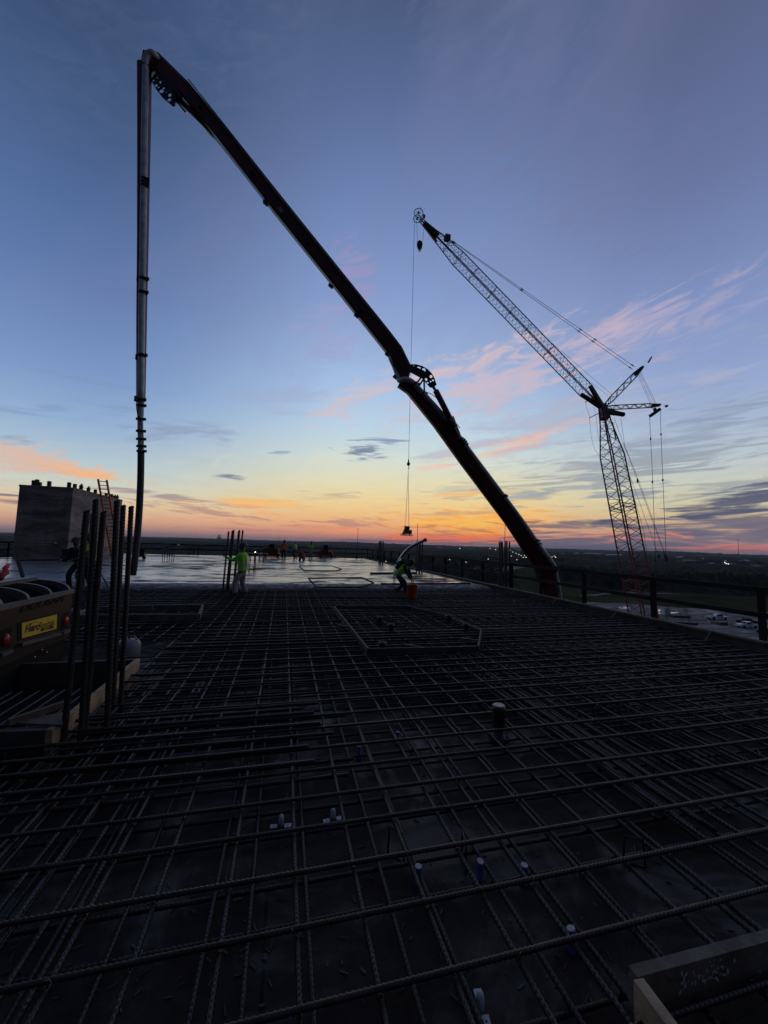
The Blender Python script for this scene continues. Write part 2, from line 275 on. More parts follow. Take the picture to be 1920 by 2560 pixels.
# ------------------------------------------------------------------ mesh helpers
WM = {}
def wmat(o): return WM.get(o.name, Matrix()) if o else Matrix()
class MB:
    def __init__(s): s.v = []; s.f = []; s.sm = []
    def add(s, vs, fs, sm=False):
        b = len(s.v); s.v += [Vector(q) for q in vs]; s.f += [tuple(i+b for i in f) for f in fs]; s.sm += [sm]*len(fs); return s
    def box(s, c, d, rz=0, rot=None):
        m = Matrix.Rotation(rz, 3, 'Z') if rot is None else rot; c = Vector(c)
        vs = [c+m@Vector((x*d[0]/2, y*d[1]/2, z*d[2]/2)) for x in (-1, 1) for y in (-1, 1) for z in (-1, 1)]
        return s.add(vs, [(0, 1, 3, 2), (4, 6, 7, 5), (0, 4, 5, 1), (2, 3, 7, 6), (0, 2, 6, 4), (1, 5, 7, 3)])
    def beam(s, p0, p1, w0, h0, w1=None, h1=None, up=(0, 0, 1), ch=0.0):
        w1 = w0 if w1 is None else w1; h1 = h0 if h1 is None else h1
        p0 = Vector(p0); p1 = Vector(p1); d = (p1-p0).normalized(); sd = d.cross(Vector(up))
        sd = sd.normalized() if sd.length > 1e-4 else Vector((1, 0, 0)); u = sd.cross(d)
        vs = []
        for p, w, h in ((p0, w0, h0), (p1, w1, h1)):
            k = ch
            for a, b in ((-.5+k, -.5), (.5-k, -.5), (.5, -.5+k), (.5, .5-k), (.5-k, .5), (-.5+k, .5), (-.5, .5-k), (-.5, -.5+k)) if k else ((-.5, -.5), (.5, -.5), (.5, .5), (-.5, .5)):
                vs.append(p+sd*(a*w)+u*(b*h))
        n = len(vs)//2
        return s.add(vs, [tuple(range(n))[::-1], tuple(range(n, 2*n))]+[(i, (i+1) % n, n+(i+1) % n, n+i) for i in range(n)])
    def tube(s, pts, r, seg=8, cap=True, closed=False):
        pts = [Vector(q) for q in pts]; rs = r if isinstance(r, (list, tuple)) else [r]*len(pts); n = len(pts); vs = []; u = None
        for i, q in enumerate(pts):
            d = (pts[(i+1) % n]-pts[i-1]) if closed else (pts[min(i+1, n-1)]-pts[max(i-1, 0)])
            d = d.normalized() if d.length > 1e-9 else Vector((0, 0, 1))
            if u is None: u = d.orthogonal().normalized()
            u = (u-d*u.dot(d)); u = u.normalized() if u.length > 1e-6 else d.orthogonal().normalized(); w = d.cross(u)
            vs += [q+(u*math.cos(a)+w*math.sin(a))*rs[i] for a in (2*math.pi*k/seg for k in range(seg))]
        fs = []
        for i in range(n if closed else n-1):
            j = (i+1) % n
            fs += [(i*seg+k, i*seg+(k+1) % seg, j*seg+(k+1) % seg, j*seg+k) for k in range(seg)]
        s.add(vs, fs, True)
        if cap and not closed:
            b = len(s.v)-len(vs); s.f += [tuple(b+k for k in range(seg))[::-1], tuple(b+(n-1)*seg+k for k in range(seg))]; s.sm += [False, False]
        return s
    def cyl(s, p0, p1, r, seg=10, r1=None): return s.tube([p0, p1], [r, r if r1 is None else r1], seg)
    def torus(s, c, ax, R, r, n=24, seg=6):
        c = Vector(c); ax = Vector(ax).normalized(); u = ax.orthogonal().normalized(); w = ax.cross(u)
        return s.tube([c+(u*math.cos(a)+w*math.sin(a))*R for a in (2*math.pi*k/n for k in range(n))], r, seg, closed=True)
    def lathe(s, c, prof, seg=16):       # profile (r, z) about the vertical
        c = Vector(c); n = len(prof); vs = [c+Vector((r*math.cos(a), r*math.sin(a), z)) for r, z in prof for a in (2*math.pi*k/seg for k in range(seg))]
        fs = [(i*seg+k, i*seg+(k+1) % seg, (i+1)*seg+(k+1) % seg, (i+1)*seg+k) for i in range(n-1) for k in range(seg)]
        s.add(vs, fs, True); b = len(s.v)-len(vs); s.f += [tuple(b+k for k in range(seg))[::-1], tuple(b+(n-1)*seg+k for k in range(seg))]; s.sm += [False]*2; return s
    def ball(s, c, r, n=8, sq=(1, 1, 1)):
        c = Vector(c); pr = [(math.sin(math.pi*i/n), -math.cos(math.pi*i/n)) for i in range(1, n)]; seg = n*2
        vs = [c+Vector((r*q*math.cos(a)*sq[0], r*q*math.sin(a)*sq[1], r*z*sq[2])) for q, z in pr for a in (2*math.pi*k/seg for k in range(seg))]+[c+Vector((0, 0, -r*sq[2])), c+Vector((0, 0, r*sq[2]))]
        m = len(pr); fs = [(i*seg+k, i*seg+(k+1) % seg, (i+1)*seg+(k+1) % seg, (i+1)*seg+k) for i in range(m-1) for k in range(seg)]
        fs += [(m*seg, (k+1) % seg, k) for k in range(seg)]+[(m*seg+1, (m-1)*seg+k, (m-1)*seg+(k+1) % seg) for k in range(seg)]
        return s.add(vs, fs, True)
    def build(s, name, m, parent=None, local=False):
        inv = Matrix() if local else wmat(parent).inverted()
        me = bpy.data.meshes.new(name); me.from_pydata([inv@q for q in s.v], [], s.f); me.update()
        me.polygons.foreach_set('use_smooth', s.sm); me.materials.append(M[m])
        o = bpy.data.objects.new(name, me); C.objects.link(o)
        if parent: o.parent = parent; WM[o.name] = wmat(parent)
        return o
def tag(o, label=None, cat=None, group=None, kind=None):
    for k, q in (('label', label), ('category', cat), ('group', group), ('kind', kind)):
        if q: o[k] = q
    return o
def thing(name, label, cat, loc, rz=0, group=None):
    o = bpy.data.objects.new(name, None); C.objects.link(o); o.location = loc; o.rotation_euler = (0, 0, rz); o.empty_display_size = .2
    WM[o.name] = Matrix.Translation(Vector(loc)) @ Matrix.Rotation(rz, 4, 'Z'); return tag(o, label, cat, group)
def struct(o): o['kind'] = 'structure'; return o
def copy_tree(o, parent=None):
    c_ = o.copy(); C.objects.link(c_)
    if parent: c_.parent = parent
    for ch in list(o.children): copy_tree(ch, c_)
    return c_
def plate(name, outline, holes, basis, thick, m, parent, extra=None):
    """flat plate with holes: outline and holes [(x,y,r)] in the plane (origin, u, v)"""
    O, u, v_ = basis; cu = bpy.data.curves.new('c', 'CURVE'); cu.dimensions = '2D'; cu.fill_mode = 'BOTH'; cu.extrude = thick/2
    def poly(pts):
        sp_ = cu.splines.new('POLY'); sp_.points.add(len(pts)-1); sp_.use_cyclic_u = True
        for i, q in enumerate(pts): sp_.points[i].co = (q[0], q[1], 0, 1)
    poly(outline)
    for h in holes:
        if len(h) == 3: poly([(h[0]+h[2]*math.cos(a), h[1]+h[2]*math.sin(a)) for a in (2*math.pi*k/14 for k in range(14))])
        else: poly(h)
    tmp = bpy.data.objects.new('c', cu); C.objects.link(tmp); dg = bpy.context.evaluated_depsgraph_get()
    me = bpy.data.meshes.new_from_object(tmp.evaluated_get(dg)); bpy.data.objects.remove(tmp)
    n = Vector(u).cross(Vector(v_)); inv = wmat(parent).inverted()
    for q in me.vertices: q.co = inv@(O+Vector(u)*q.co.x+Vector(v_)*q.co.y+n*q.co.z)
    me.materials.clear(); me.materials.append(M[m]); me.name = name
    o = bpy.data.objects.new(name, me); C.objects.link(o); o.parent = parent; WM[o.name] = wmat(parent); return o
def text(name, body, size, O, u, v_, m, parent, depth=.003, shear=0.0, sx=1.0, bold=0.0):
    cu = bpy.data.curves.new('t', 'FONT'); cu.body = body; cu.size = size; cu.extrude = depth; cu.shear = shear; cu.offset = bold
    cu.align_x = 'CENTER'; cu.align_y = 'CENTER'; cu.resolution_u = 3
    tmp = bpy.data.objects.new('t', cu); C.objects.link(tmp); dg = bpy.context.evaluated_depsgraph_get()
    me = bpy.data.meshes.new_from_object(tmp.evaluated_get(dg)); bpy.data.objects.remove(tmp)
    u = Vector(u).normalized(); v_ = Vector(v_).normalized(); n = u.cross(v_); inv = wmat(parent).inverted()
    for q in me.vertices: q.co = inv@(Vector(O)+u*q.co.x*sx+v_*q.co.y+n*q.co.z)
    me.materials.clear(); me.materials.append(M[m]); me.name = name
    o = bpy.data.objects.new(name, me); C.objects.link(o); o.parent = parent; WM[o.name] = wmat(parent); return o
def skin(name, verts, edges, m, parent, sub=1):
    """grow a surface over connected joints: verts (point, rx, ry); local coordinates of the parent"""
    me = bpy.data.meshes.new(name); me.from_pydata([q[0] for q in verts], edges, []); o = bpy.data.objects.new('tmp', me); C.objects.link(o)
    md = o.modifiers.new('s', 'SKIN'); md.use_smooth_shade = True; md.branch_smoothing = .4
    for i, q in enumerate(verts):
        sv = me.skin_vertices[0].data[i]; sv.radius = (q[1], q[2] if len(q) > 2 else q[1]); sv.use_root = (i == 0)
    if sub: s2 = o.modifiers.new('u', 'SUBSURF'); s2.levels = sub
    dg = bpy.context.evaluated_depsgraph_get(); m2 = bpy.data.meshes.new_from_object(o.evaluated_get(dg)); bpy.data.objects.remove(o)
    m2.polygons.foreach_set('use_smooth', [True]*len(m2.polygons)); m2.materials.clear(); m2.materials.append(M[m]); m2.name = name
    r = bpy.data.objects.new(name, m2); C.objects.link(r); r.parent = parent; WM[r.name] = wmat(parent); return r

# ------------------------------------------------------------------ setting: land, deck, slab
GZ = -21.0
XR, YF, YP = 8.5, 41.6, 15.2           # right edge, far edge, pour front
mb = MB(); n = 64
mb.add([(0, 0, GZ)]+[(9000*math.cos(2*math.pi*k/n), 9000*math.sin(2*math.pi*k/n), GZ) for k in range(n)], [(0, k+1, (k+1) % n+1) for k in range(n)])
struct(mb.build('ground', 'land'))
def patch(name, pix, z, m, jit=0):
    pts = [pz(x, y, z) for x, y in pix]; out = []
    for i, q in enumerate(pts):
        r = pts[(i+1) % len(pts)]
        for k in range(8):
            f = k/8; pnt = q.lerp(r, f); L = (r-q).length
            if k and jit: pnt += Vector((random.uniform(-1, 1), random.uniform(-1, 1), 0))*min(jit, L*.05)
            out.append(pnt)
    o = MB().add(out, [tuple(range(len(out)))]).build(name, m); return struct(o)
patch('dirt_yard', [(1400, 1503), (1560, 1508), (1700, 1519), (1920, 1530), (2500, 1560), (2600, 2300), (1300, 2300), (1300, 1560)], GZ+.004, 'dirt', 3)
for q in ([(1545, 1516), (1575, 1517), (1572, 1522), (1548, 1521)], [(1632, 1521), (1654, 1524), (1648, 1530), (1634, 1528)], [(1770, 1547), (1788, 1552), (1783, 1556), (1768, 1551)], [(1640, 1532), (1700, 1530), (1690, 1533), (1645, 1535)]):
    patch('puddle', q, GZ+.012, 'pond', .6)
patch('road', [(1090, 1432), (1180, 1421), (1330, 1408), (1400, 1401), (1400, 1406), (1330, 1415), (1250, 1432), (1120, 1448)], GZ+.008, 'asphalt', 2)
patch('path', [(1450, 1489), (1560, 1480), (1700, 1484), (1700, 1485.5), (1560, 1481.5), (1450, 1491)], GZ+.008, 'dirt', 2)
# woods: one bumpy canopy sheet from about 240 m to the skyline
na, nr = 980, 250; az0, az1, r0, r1 = -44.0, 76.0, 270.0, 7500.0
A = np.linspace(R_(az0), R_(az1), na); RR = r0*(r1/r0)**np.linspace(0, 1, nr)
vs = []; rng = np.random.RandomState(4)
for j, r in enumerate(RR):
    for i, a in enumerate(A):
        jr = r*(1+rng.uniform(-.003, .003)); x = jr*math.sin(a); y = jr*math.cos(a)
        big = mnoise.noise(Vector((x*.004, y*.004, 2.3))); mid = mnoise.noise(Vector((x*.02, y*.02, 7.1)))
        sc_ = .16 if r < 700 else .06
        sm_ = 1-abs(mnoise.noise(Vector((x*sc_, y*sc_, 1.0))))*1.6
        edge = min(1, max(0, (r-(296+30*mid))/7)); px = math.degrees(a)
        if px < 33: edge = min(edge, max(0, min(1, (r-(300+30*mid))/7)))
        open_ = 0.0
        if r > 420 and big < -.10: open_ = min(1, (-.10-big)*9)
        # the road and lot seen between the pour and the pump
        if 19.5 < px < 37 and 300 < r < 480-(px-19)*2: open_ = 1
        h = (8.5+3.5*mid+3.6*sm_+rng.uniform(-.8, .8))*edge*(1-open_)
        if r > 650: h += rng.uniform(-2.2, 2.6)*edge*(1-open_)*(1+r/3500)
        if r > 2000: h += 13*mnoise.noise(Vector((x*.0012, y*.0012, 5)))+5*big+4
        vs.append((x, y, GZ-.6+h))
fs = [(j*na+i, j*na+i+1, (j+1)*na+i+1, (j+1)*na+i) for j in range(nr-1) for i in range(na-1)]
me = bpy.data.meshes.new('woods'); me.from_pydata(vs, [], fs); me.update(); me.polygons.foreach_set('use_smooth', [True]*len(fs)); me.materials.append(M['woods_leaf'])
wd = bpy.data.objects.new('woods', me); C.objects.link(wd); tag(wd, kind='stuff', label='dark woodland reaching to the skyline', cat='woods')
def shrub_mesh(seed, n=260):
    rn = random.Random(seed); mb = MB()
    cl_ = [(Vector((rn.gauss(0, .34), rn.gauss(0, .34), .62+rn.gauss(0, .22))), rn.uniform(.18, .34)) for _ in range(9)]
    for _ in range(n):
        c0, rr = rn.choice(cl_); d = Vector((rn.gauss(0, 1), rn.gauss(0, 1), rn.gauss(0, 1))).normalized(); q = c0+d*rr*rn.uniform(.6, 1.05)
        a = Vector((rn.gauss(0, 1), rn.gauss(0, 1), rn.gauss(0, .6))).normalized()*.075; b = d.cross(a).normalized()*.06
        mb.add([q-a, q+b, q+a, q-b], [(0, 1, 2, 3)])
    return mb
def trees(spots, label, group):
    root = thing('tree', label, 'tree', (0, 0, 0), group=group); cr_ = shrub_mesh(3, 420).build('crown', 'crown', root)
    MB().tube([(0, 0, 0), (.03, .02, .35), (0, .05, .7)], [.05, .035, .012], 6).build('trunk', 'bark', root)
    for i, (x, y, h) in enumerate(spots):
        o = root if i == 0 else copy_tree(root); q = pz(x, y, GZ); o.location = q; o.scale = (h*.8, h*.8, h); o.rotation_euler.z = i*1.7
rt = random.Random(3)
trees([(1060+i*16, 1432+rt.uniform(-4, 6), rt.uniform(8, 12)) for i in range(13)]+[(1185+i*10, 1452+rt.uniform(-3, 5), rt.uniform(6, 9)) for i in range(10)], 'dark leafy tree below the deck by the pale road', 'trees beside the road beyond the slab edge')
trees([(1480+i*15, 1470+rt.uniform(-6, 3)+i*.3, rt.uniform(6, 10)) for i in range(30)], 'dark leafy tree along the edge of the field', 'trees along the edge of the field')

# deck and wet slab
struct(MB().box(((-26+XR)/2, 6.6, -.15), (XR+26, 17.2+1, .3)).build('formwork_deck', 'formwork'))
mb = MB(); mb.box(((-18.2+XR)/2, (YP+YF)/2+.1, 0), (XR+18.2, YF-YP-.2, .5)); struct(mb.build('wet_slab', 'wet_concrete'))
# pour front mound
nx, ny = 420, 44; vs = []
for j in range(ny):
    for i in range(nx):
        x = -18+26.4*i/(nx-1); t_ = j/(ny-1); y = 13.35+2.25*t_
        wob = mnoise.noise(Vector((x*.5, 0, 3)))*.35; k = min(1, max(0, (t_-.12+wob*.3)/.62)); k = k*k*(3-2*k)
        h = .262*k-.03*(1-k)+(mnoise.noise(Vector((x*3, y*3, 0)))*.03+mnoise.noise(Vector((x*9, y*9, 4)))*.018)*(1-max(0, t_-.75)*4)
        vs.append((x, y, h))
fs = [(j*nx+i, j*nx+i+1, (j+1)*nx+i+1, (j+1)*nx+i) for j in range(ny-1) for i in range(nx-1)]
mb = MB().add(vs, fs, True); tag(mb.build('pour_front', 'rough_concrete'), kind='structure')
# edge form along the right side
kb = thing('edge_form', 'long wooden edge form running along the right side of the deck', 'edge form', (XR, 6, 0))
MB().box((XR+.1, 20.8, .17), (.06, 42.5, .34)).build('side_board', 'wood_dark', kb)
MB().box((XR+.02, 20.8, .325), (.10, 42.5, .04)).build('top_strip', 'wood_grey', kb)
MB().box((XR+.45, 20.8, -.02), (.64, 42.5, .05)).build('walk_board', 'wood_dark', kb)
for k in range(18):
    y = 1.5+k*2.3; MB().beam((XR-.03, y, .33), (XR-.33, y-.06, .10), .04, .02).build('brace', 'wood_grey', kb)

hz = MB().box((0, 0, 24.5), (18400, 18400, 93)).build('haze', 'rope'); tag(hz, kind='stuff')
hm = bpy.data.materials.new('haze'); hm.use_nodes = True; hm.node_tree.nodes.clear(); hv = hm.node_tree.nodes.new('ShaderNodeVolumePrincipled'); ho = hm.node_tree.nodes.new('ShaderNodeOutputMaterial')
hv.inputs['Density'].default_value = .00009; hv.inputs['Color'].default_value = (.8, .86, .95, 1); hm.node_tree.links.new(hv.outputs[0], ho.inputs['Volume']); hz.data.materials.clear(); hz.data.materials.append(hm)

# ------------------------------------------------------------------ guardrails
def guardrail(name, label, p0, p1, ts, hgt=1.0, z0=.2, post=.09, extra=True):
    p0 = Vector(p0); p1 = Vector(p1); d = (p1-p0).normalized(); rt_ = thing(name, label, 'guardrail', p0, group='guardrails round the deck edge')
    for t_ in ts:
        q = p0+d*t_; lean = random.uniform(-.03, .03)
        MB().beam(q+Vector((0, 0, z0-.5)), q+Vector((lean, lean, z0+hgt+.05)), post, post*.6, up=d).build('post', 'rail_wood', rt_)
    nrm = Vector((-d.y, d.x, 0))
    if nrm.dot(-p0) < 0: nrm = -nrm
    for nm, h in (('top_rail', hgt), ('mid_rail', hgt*.53)):
        mb = MB(); t0 = 0; L = (p1-p0).length
        while t0 < L:
            t1 = min(L, t0+4.6); o = random.uniform(-.02, .02)
            mb.beam(p0+d*t0+nrm*(.055+post*.2)+Vector((0, 0, z0+h+o)), p0+d*t1+nrm*(.055+post*.2)+Vector((0, 0, z0+h+random.uniform(-.015, .015))), .04, .10 if nm == 'top_rail' else .10); t0 = t1
        mb.build(nm, 'rail_wood', rt_)
    return rt_
Yp = [5.62, 7.94, 10.3, 12.4, 14.3, 16.7, 18.9, 21.1, 23.1, 25.6, 28, 30.5, 33, 35.5, 38, 40.5]
guardrail('guardrail', 'wooden guardrail along the right deck edge, in front of the crane', (9.15, .5, 0), (9.15, 41.8, 0), [1.0, 2.9]+[y-.5 for y in Yp], 1.02, .2, .12)
guardrail('guardrail', 'thin guardrail across the far edge of the wet slab', (9.1, 41.9, 0), (-18.2, 41.2, 0), [0.2+2.45*k for k in range(12)], 1.0, .25, .09)
guardrail('guardrail', 'dark guardrail on the left edge beside the concrete core', (-18.3, 41.0, 0), (-18.6, 12, 0), [1.5+2.4*k for k in range(12)], 1.0, .25, .09)

# ------------------------------------------------------------------ rebar
BARS = {}
def bar_mesh(L, r, pitch=.024, rib=.0034, key='rebar', seg=8):
    k = (round(L, 2), r, key)
    if k in BARS: return BARS[k]
    n = int(L/pitch)*3; x = np.repeat(np.linspace(0, L, n), seg); th = np.tile(np.arange(seg)*2*math.pi/seg, n)
    ph = np.tile([0., 1., 0.], n//3+1)[:n]; rr = r+np.repeat(ph, seg)*rib
    xs = x+np.cos(th)*r*.45; co = np.stack([xs, rr*np.cos(th), rr*np.sin(th)], 1)
    idx = np.arange(n*seg).reshape(n, seg); a = idx[:-1]; b = np.roll(idx, -1, 1)[:-1]; c_ = np.roll(idx, -1, 1)[1:]; d = idx[1:]
    fs = np.stack([a, b, c_, d], -1).reshape(-1, 4); me = bpy.data.meshes.new('rebar')
    me.from_pydata(co.tolist(), [], fs.tolist()+[list(range(seg))[::-1], list(range((n-1)*seg, n*seg))]); me.update()
    me.polygons.foreach_set('use_smooth', [True]*len(me.polygons)); me.materials.append(M['thread_bar' if key == 'thread' else 'rebar']); BARS[k] = me; return me
def bar(x, y, z, ang, L, r, label, group, dz=0.0, parent=None, name='rebar'):
    o = bpy.data.objects.new(name, bar_mesh(L, r)); C.objects.link(o); o.location = (x, y, z); o.rotation_euler = (random.uniform(0, 6), -math.atan(dz), ang); tag(o, label, 'rebar', group); return o
BX0, BX1, BY0, BY1 = -5.2, -1.8, 3.65, 7.3     # opening in the mat round the compressor
GA, GB, GCc, GD = 'bars of the upper mat running across the deck', 'bars of the upper mat running away from the viewer', 'bars of the lower mat running across the deck', 'bars of the lower mat running away from the viewer'
LA, LB_, LC, LD = 'ribbed steel bar lying across the deck on top of the upper mat', 'ribbed steel bar of the upper mat running away towards the pour', 'ribbed steel bar of the lower mat lying across the deck under the upper mat', 'ribbed steel bar of the lower mat running away towards the pour'
Y0 = pz(960, 2468, .2).y
zT, zU, zL, zM = .200, .173, .034, .060
ys = [Y0-.61+.305*k for k in range(47) if Y0-.61+.305*k < 14.6]
for y in ys:
    w = random.uniform(-.25, .25); j = random.uniform(-.02, .02) if y < 2.6 else random.uniform(-.06, .06); s_ = random.uniform(-.003, .003)
    inb = BY0 < y < BY1
    bar((-1.7 if inb else -3.4)+w*.3, y+j, zT, s_, 10.2-w if inb is True and False else (10.0 if inb else 11.8), .0108, LA, GA)
    if not inb and y > 1.6: bar(-14.6, y+j+.045, zT, 0, 12.0, .0108, LA, GA)
xs_ = [-13.0+.305*k for k in range(71) if -13+.305*k < 8.45]
for x in xs_:
    j = random.uniform(-.025, .025); s_ = math.pi/2+random.uniform(-.004, .004)
    if BX0 < x < BX1:
        bar(x+j, .75, zU, s_, 2.9, .0108, LB_, GB); bar(x+j, BY1, zU, s_, 7.0, .0108, LB_, GB)
    else:
        if x > -6.5: bar(x+j, .7, zU, s_, 13.6, .0108, LB_, GB)
        elif x > -11.5: bar(x+j, 5.5, zU, s_, 8.8, .0108, LB_, GB)
# the lower mat, only in front and right of the opening
for k in range(45):
    y = Y0-.45+.30*k+(.06 if k % 2 else 0)
    if y < 14.4: bar(-1.6+random.uniform(-.2, .2), y, zL, random.uniform(-.01, .01), 10.0, .0108, LC, GCc)
for k in range(34):
    x = -1.5+.295*k+random.uniform(-.07, .07); bar(x, .7, zM, math.pi/2+random.uniform(-.012, .012), 13.6, .0108, LD, GD)
# a strip of close-set bars before the column and in the left corner
for k in range(13):
    y = 3.05+.105*k; e = pz(random.uniform(800, 960), 1850, .2).x
    bar(-6+e-.2+random.uniform(-.25, .25), y, zT+(.024 if k % 2 else -.052), random.uniform(-.006, .006), 6.0, .0135, 'ribbed steel bar in the close-set strip in front of the bar cluster', 'close-set bars of the column strip')
for k in range(17):
    bar(-1.75+.125*k-1.1, .9, zU-.03, math.pi/2+random.uniform(-.01, .01), 4.4, .0115, 'ribbed steel bar in the close-set run at the lower left', 'close-set bars running away at the lower left')
for k in range(9):
    x = .35+k*.07+random.uniform(-.03, .03)+2.2; bar(x, 2.2+random.uniform(-.3, .3), zM+.03+random.uniform(0, .04), math.pi/2-.02, 7.0, .0108, 'ribbed steel bar in the close-set run right of the black pipe sleeve', 'close-set bars right of the black sleeve')
for k in range(9):
    bar(-1.4+random.uniform(-.3, .3), 6.6+.10*k, zT+(.022 if k % 2 else -.05), random.uniform(-.004, .004), 9.6, .0108, 'ribbed steel bar in the close-set strip under the middle box-out', 'close-set bars across the middle of the mat')
# the rest of the mats, too many to count, as one thing
mb = MB(); rn = random.Random(21)
for k in range(66):
    y = 4.6+.1525*k+rn.uniform(-.02, .02); x0 = -1.7 if y < 7.4 else -9
    if y > 14.5: break
    mb.tube([(x0+rn.uniform(-.5, .5), y, zT-.05+rn.uniform(-.01, .035)), (8.3, y+rn.uniform(-.03, .03), zT-.05+rn.uniform(-.01, .035))], .0105, 6)
for k in range(120):
    x = -6+.122*k+rn.uniform(-.04, .04); y0 = 7.4 if x < -1.8 else rn.uniform(3.6, 7)
    if x > 8.3: break
    mb.tube([(x, y0, zU-rn.uniform(.02, .12)), (x+rn.uniform(-.04, .04), 14.3, zU-rn.uniform(.02, .12))], .0100, 6)
for (cx_, cy_, n_, L_) in ((3.2, 4.2, 9, 3.5), (4.6, 3.4, 8, 3.2), (1.9, 5.6, 8, 3), (5.8, 5.2, 9, 3.6), (6.6, 8.2, 9, 3.5), (3.8, 8.8, 9, 3.8)):
    for k in range(n_):
        mb.tube([(cx_+k*.09, cy_-L_/2+rn.uniform(-.2, .2), .085), (cx_+k*.09+.05, cy_+L_/2+rn.uniform(-.2, .2), .085)], .0095, 6); mb.tube([(cx_-L_/2+rn.uniform(-.2, .2), cy_+k*.10, .105), (cx_+L_/2, cy_+k*.10+.04, .105)], .0095, 6)
tag(mb.build('rebar_mat', 'rebar'), 'the many further steel bars criss-crossing deep in the mat towards the pour', 'rebar', kind='stuff')
mb = MB(); mw = MB()
for y in ys:
    if y > 7: break
    for x in xs_:
        if x < -4.5 or x > 7.5 or rn.random() < .35: continue
        a0 = rn.uniform(0, 6.28); q = Vector((x+rn.uniform(-.02, .02), y+rn.uniform(-.015, .015), zT+.004)); d_ = Vector((math.cos(a0), math.sin(a0), .4))*.020
        mb.tube([q-Vector((d_.x, d_.y, .03)), q+Vector((0, 0, .012)), q+d_+Vector((0, 0, .006))], .0014, 4)
        if rn.random() < .5: mw.ball(q+Vector((rn.uniform(-.1, .1), 0, .011))-Vector((0, 0, .024)), .0026, 3)
tag(mb.build('tie_wires', 'tie_wire'), 'thin twisted wire ties at the bar crossings', 'tie wires', kind='stuff'); tag(mw.build('water_drops', 'water_drop'), 'tiny water drops hanging under the top bars', 'water drops', kind='stuff')
mb = MB()
for k in range(420):
    q = pz(rn.uniform(-50, 1970), 1640+900*rn.random()**.8, 0); a0 = rn.uniform(0, 3.14); l_ = rn.uniform(.008, .045); w_2 = rn.uniform(.002, .010)
    if q.x < -1.75 and 3.5 < q.y < 7.4: continue
    mb.box(q+Vector((0, 0, .003)), (l_, w_2, rn.uniform(.002, .007)), a0)
tag(mb.build('scraps', 'scrap'), 'small wood chips and wire scraps strewn on the deck', 'scraps', kind='stuff')
# bar chairs holding the upper mat
def chair():
    rt_ = thing('bar_chair', 'small bent wire chair holding up the upper bar mat', 'bar chair', (0, 0, 0), group='wire chairs under the upper mat')
    MB().tube([(-.06, 0, .01), (-.05, 0, .16), (.05, 0, .16), (.06, 0, .01)], .006, 6).build('wire_legs', 'rebar', rt_)
    MB().box((0, 0, .006), (.13, .012, .008)).build('foot', 'rebar', rt_); return rt_
ch0 = chair(); first = True
for (x, y) in [(990, 2100), (1160, 2120), (1585, 2120), (1640, 1830), (1900, 1900), (1140, 1690), (1500, 1760)]:
    q = pz(x, y, .1); o = ch0 if first else copy_tree(ch0); first = False; o.location = (q.x, q.y, 0); o.rotation_euler.z = random.uniform(0, 3)

# ------------------------------------------------------------------ starter bar clusters
def starter(px, py, zb, tops, r, label, lab2, spread=.0, key='thread', Lz=2.0, pitch=.045, rod=None):
    b = pz(px, py, zb); rt_ = thing('starter_bars', label, 'starter bars', b)
    L0 = max(t_[2] for t_ in tops)
    for (ox, oy, h, lx, ly) in tops:
        me = bar_mesh(h, r, pitch, r*.14, 'thread', 12); o = bpy.data.objects.new('starter_bar', me); C.objects.link(o); o.parent = rt_
        d = Vector((lx, ly, 1)).normalized(); o.location = (ox, oy, 0); o.rotation_euler = d.to_track_quat('X', 'Z').to_euler(); WM[o.name] = wmat(rt_)
    if rod: MB().tube([b+Vector((rod[0], rod[1], 0)), b+Vector((rod[0]+rod[3], rod[1], rod[2]))], r*.4, 6).build('thin_rod', 'steel_dark', rt_)
    mb = MB(); k = [(q[0], q[1]) for q in tops]; xs2 = [q[0] for q in k]; ys2 = [q[1] for q in k]
    for z in (.25, .34):
        mb.tube([b+Vector((min(xs2)-r, min(ys2)-r, z)), b+Vector((max(xs2)+r, min(ys2)-r, z)), b+Vector((max(xs2)+r, max(ys2)+r, z)), b+Vector((min(xs2)-r, max(ys2)+r, z))], .008, 6, closed=True)
    mb.build('tie_hoop', 'rebar', rt_); return rt_
# near left cluster: bars placed from their tops in the photograph (x, y, foot x, foot y)
NB = [(218, 1262, 155, 1890), (239, 1262, 200, 1880), (260, 1268, 207, 1875), (292, 1264, 265, 1868), (308, 1267, 280, 1800), (328, 1270, 300, 1790), (232, 1290, 215, 1790)]
b0 = pz(230, 1860, 0); nc = thing('starter_bars', 'tall cluster of thick threaded steel bars standing nearest, in front of the compressor', 'starter bars', b0)
for (tx, ty, fx, fy) in NB:
    ft = pz(fx, fy, .03); Zf = (ft-CP).dot(F); tp = at(tx, ty, Zf*1.03); d = tp-ft; L = round(d.length/.1)*.1
    o = bpy.data.objects.new('starter_bar', bar_mesh(L, .0235, .036, .0040, 'thread', 12)); C.objects.link(o); o.parent = nc; WM[o.name] = wmat(nc)
    o.location = ft-b0; o.rotation_euler = d.to_track_quat('X', 'Z').to_euler()
def grid6(w, d, h, lx=.0, ly=0, n=(3, 2)):
    return [(-w/2+w*i/(n[0]-1)+(.07 if j else -.03)+random.uniform(-.03, .03), -d/2+d*j/(n[1]-1), h+random.uniform(-.03, .04), lx+random.uniform(-.006, .006), ly) for i in range(n[0]) for j in range(n[1])]
starter(573, 1487, 0, grid6(.34, .30, 2.2, .035), .028, 'cluster of steel bars gripped by the worker in the brimmed hat', '')
starter(951, 1411, .25, grid6(.28, .25, 1.85), .030, 'cluster of three-high steel bars on the far right of the wet slab', '')
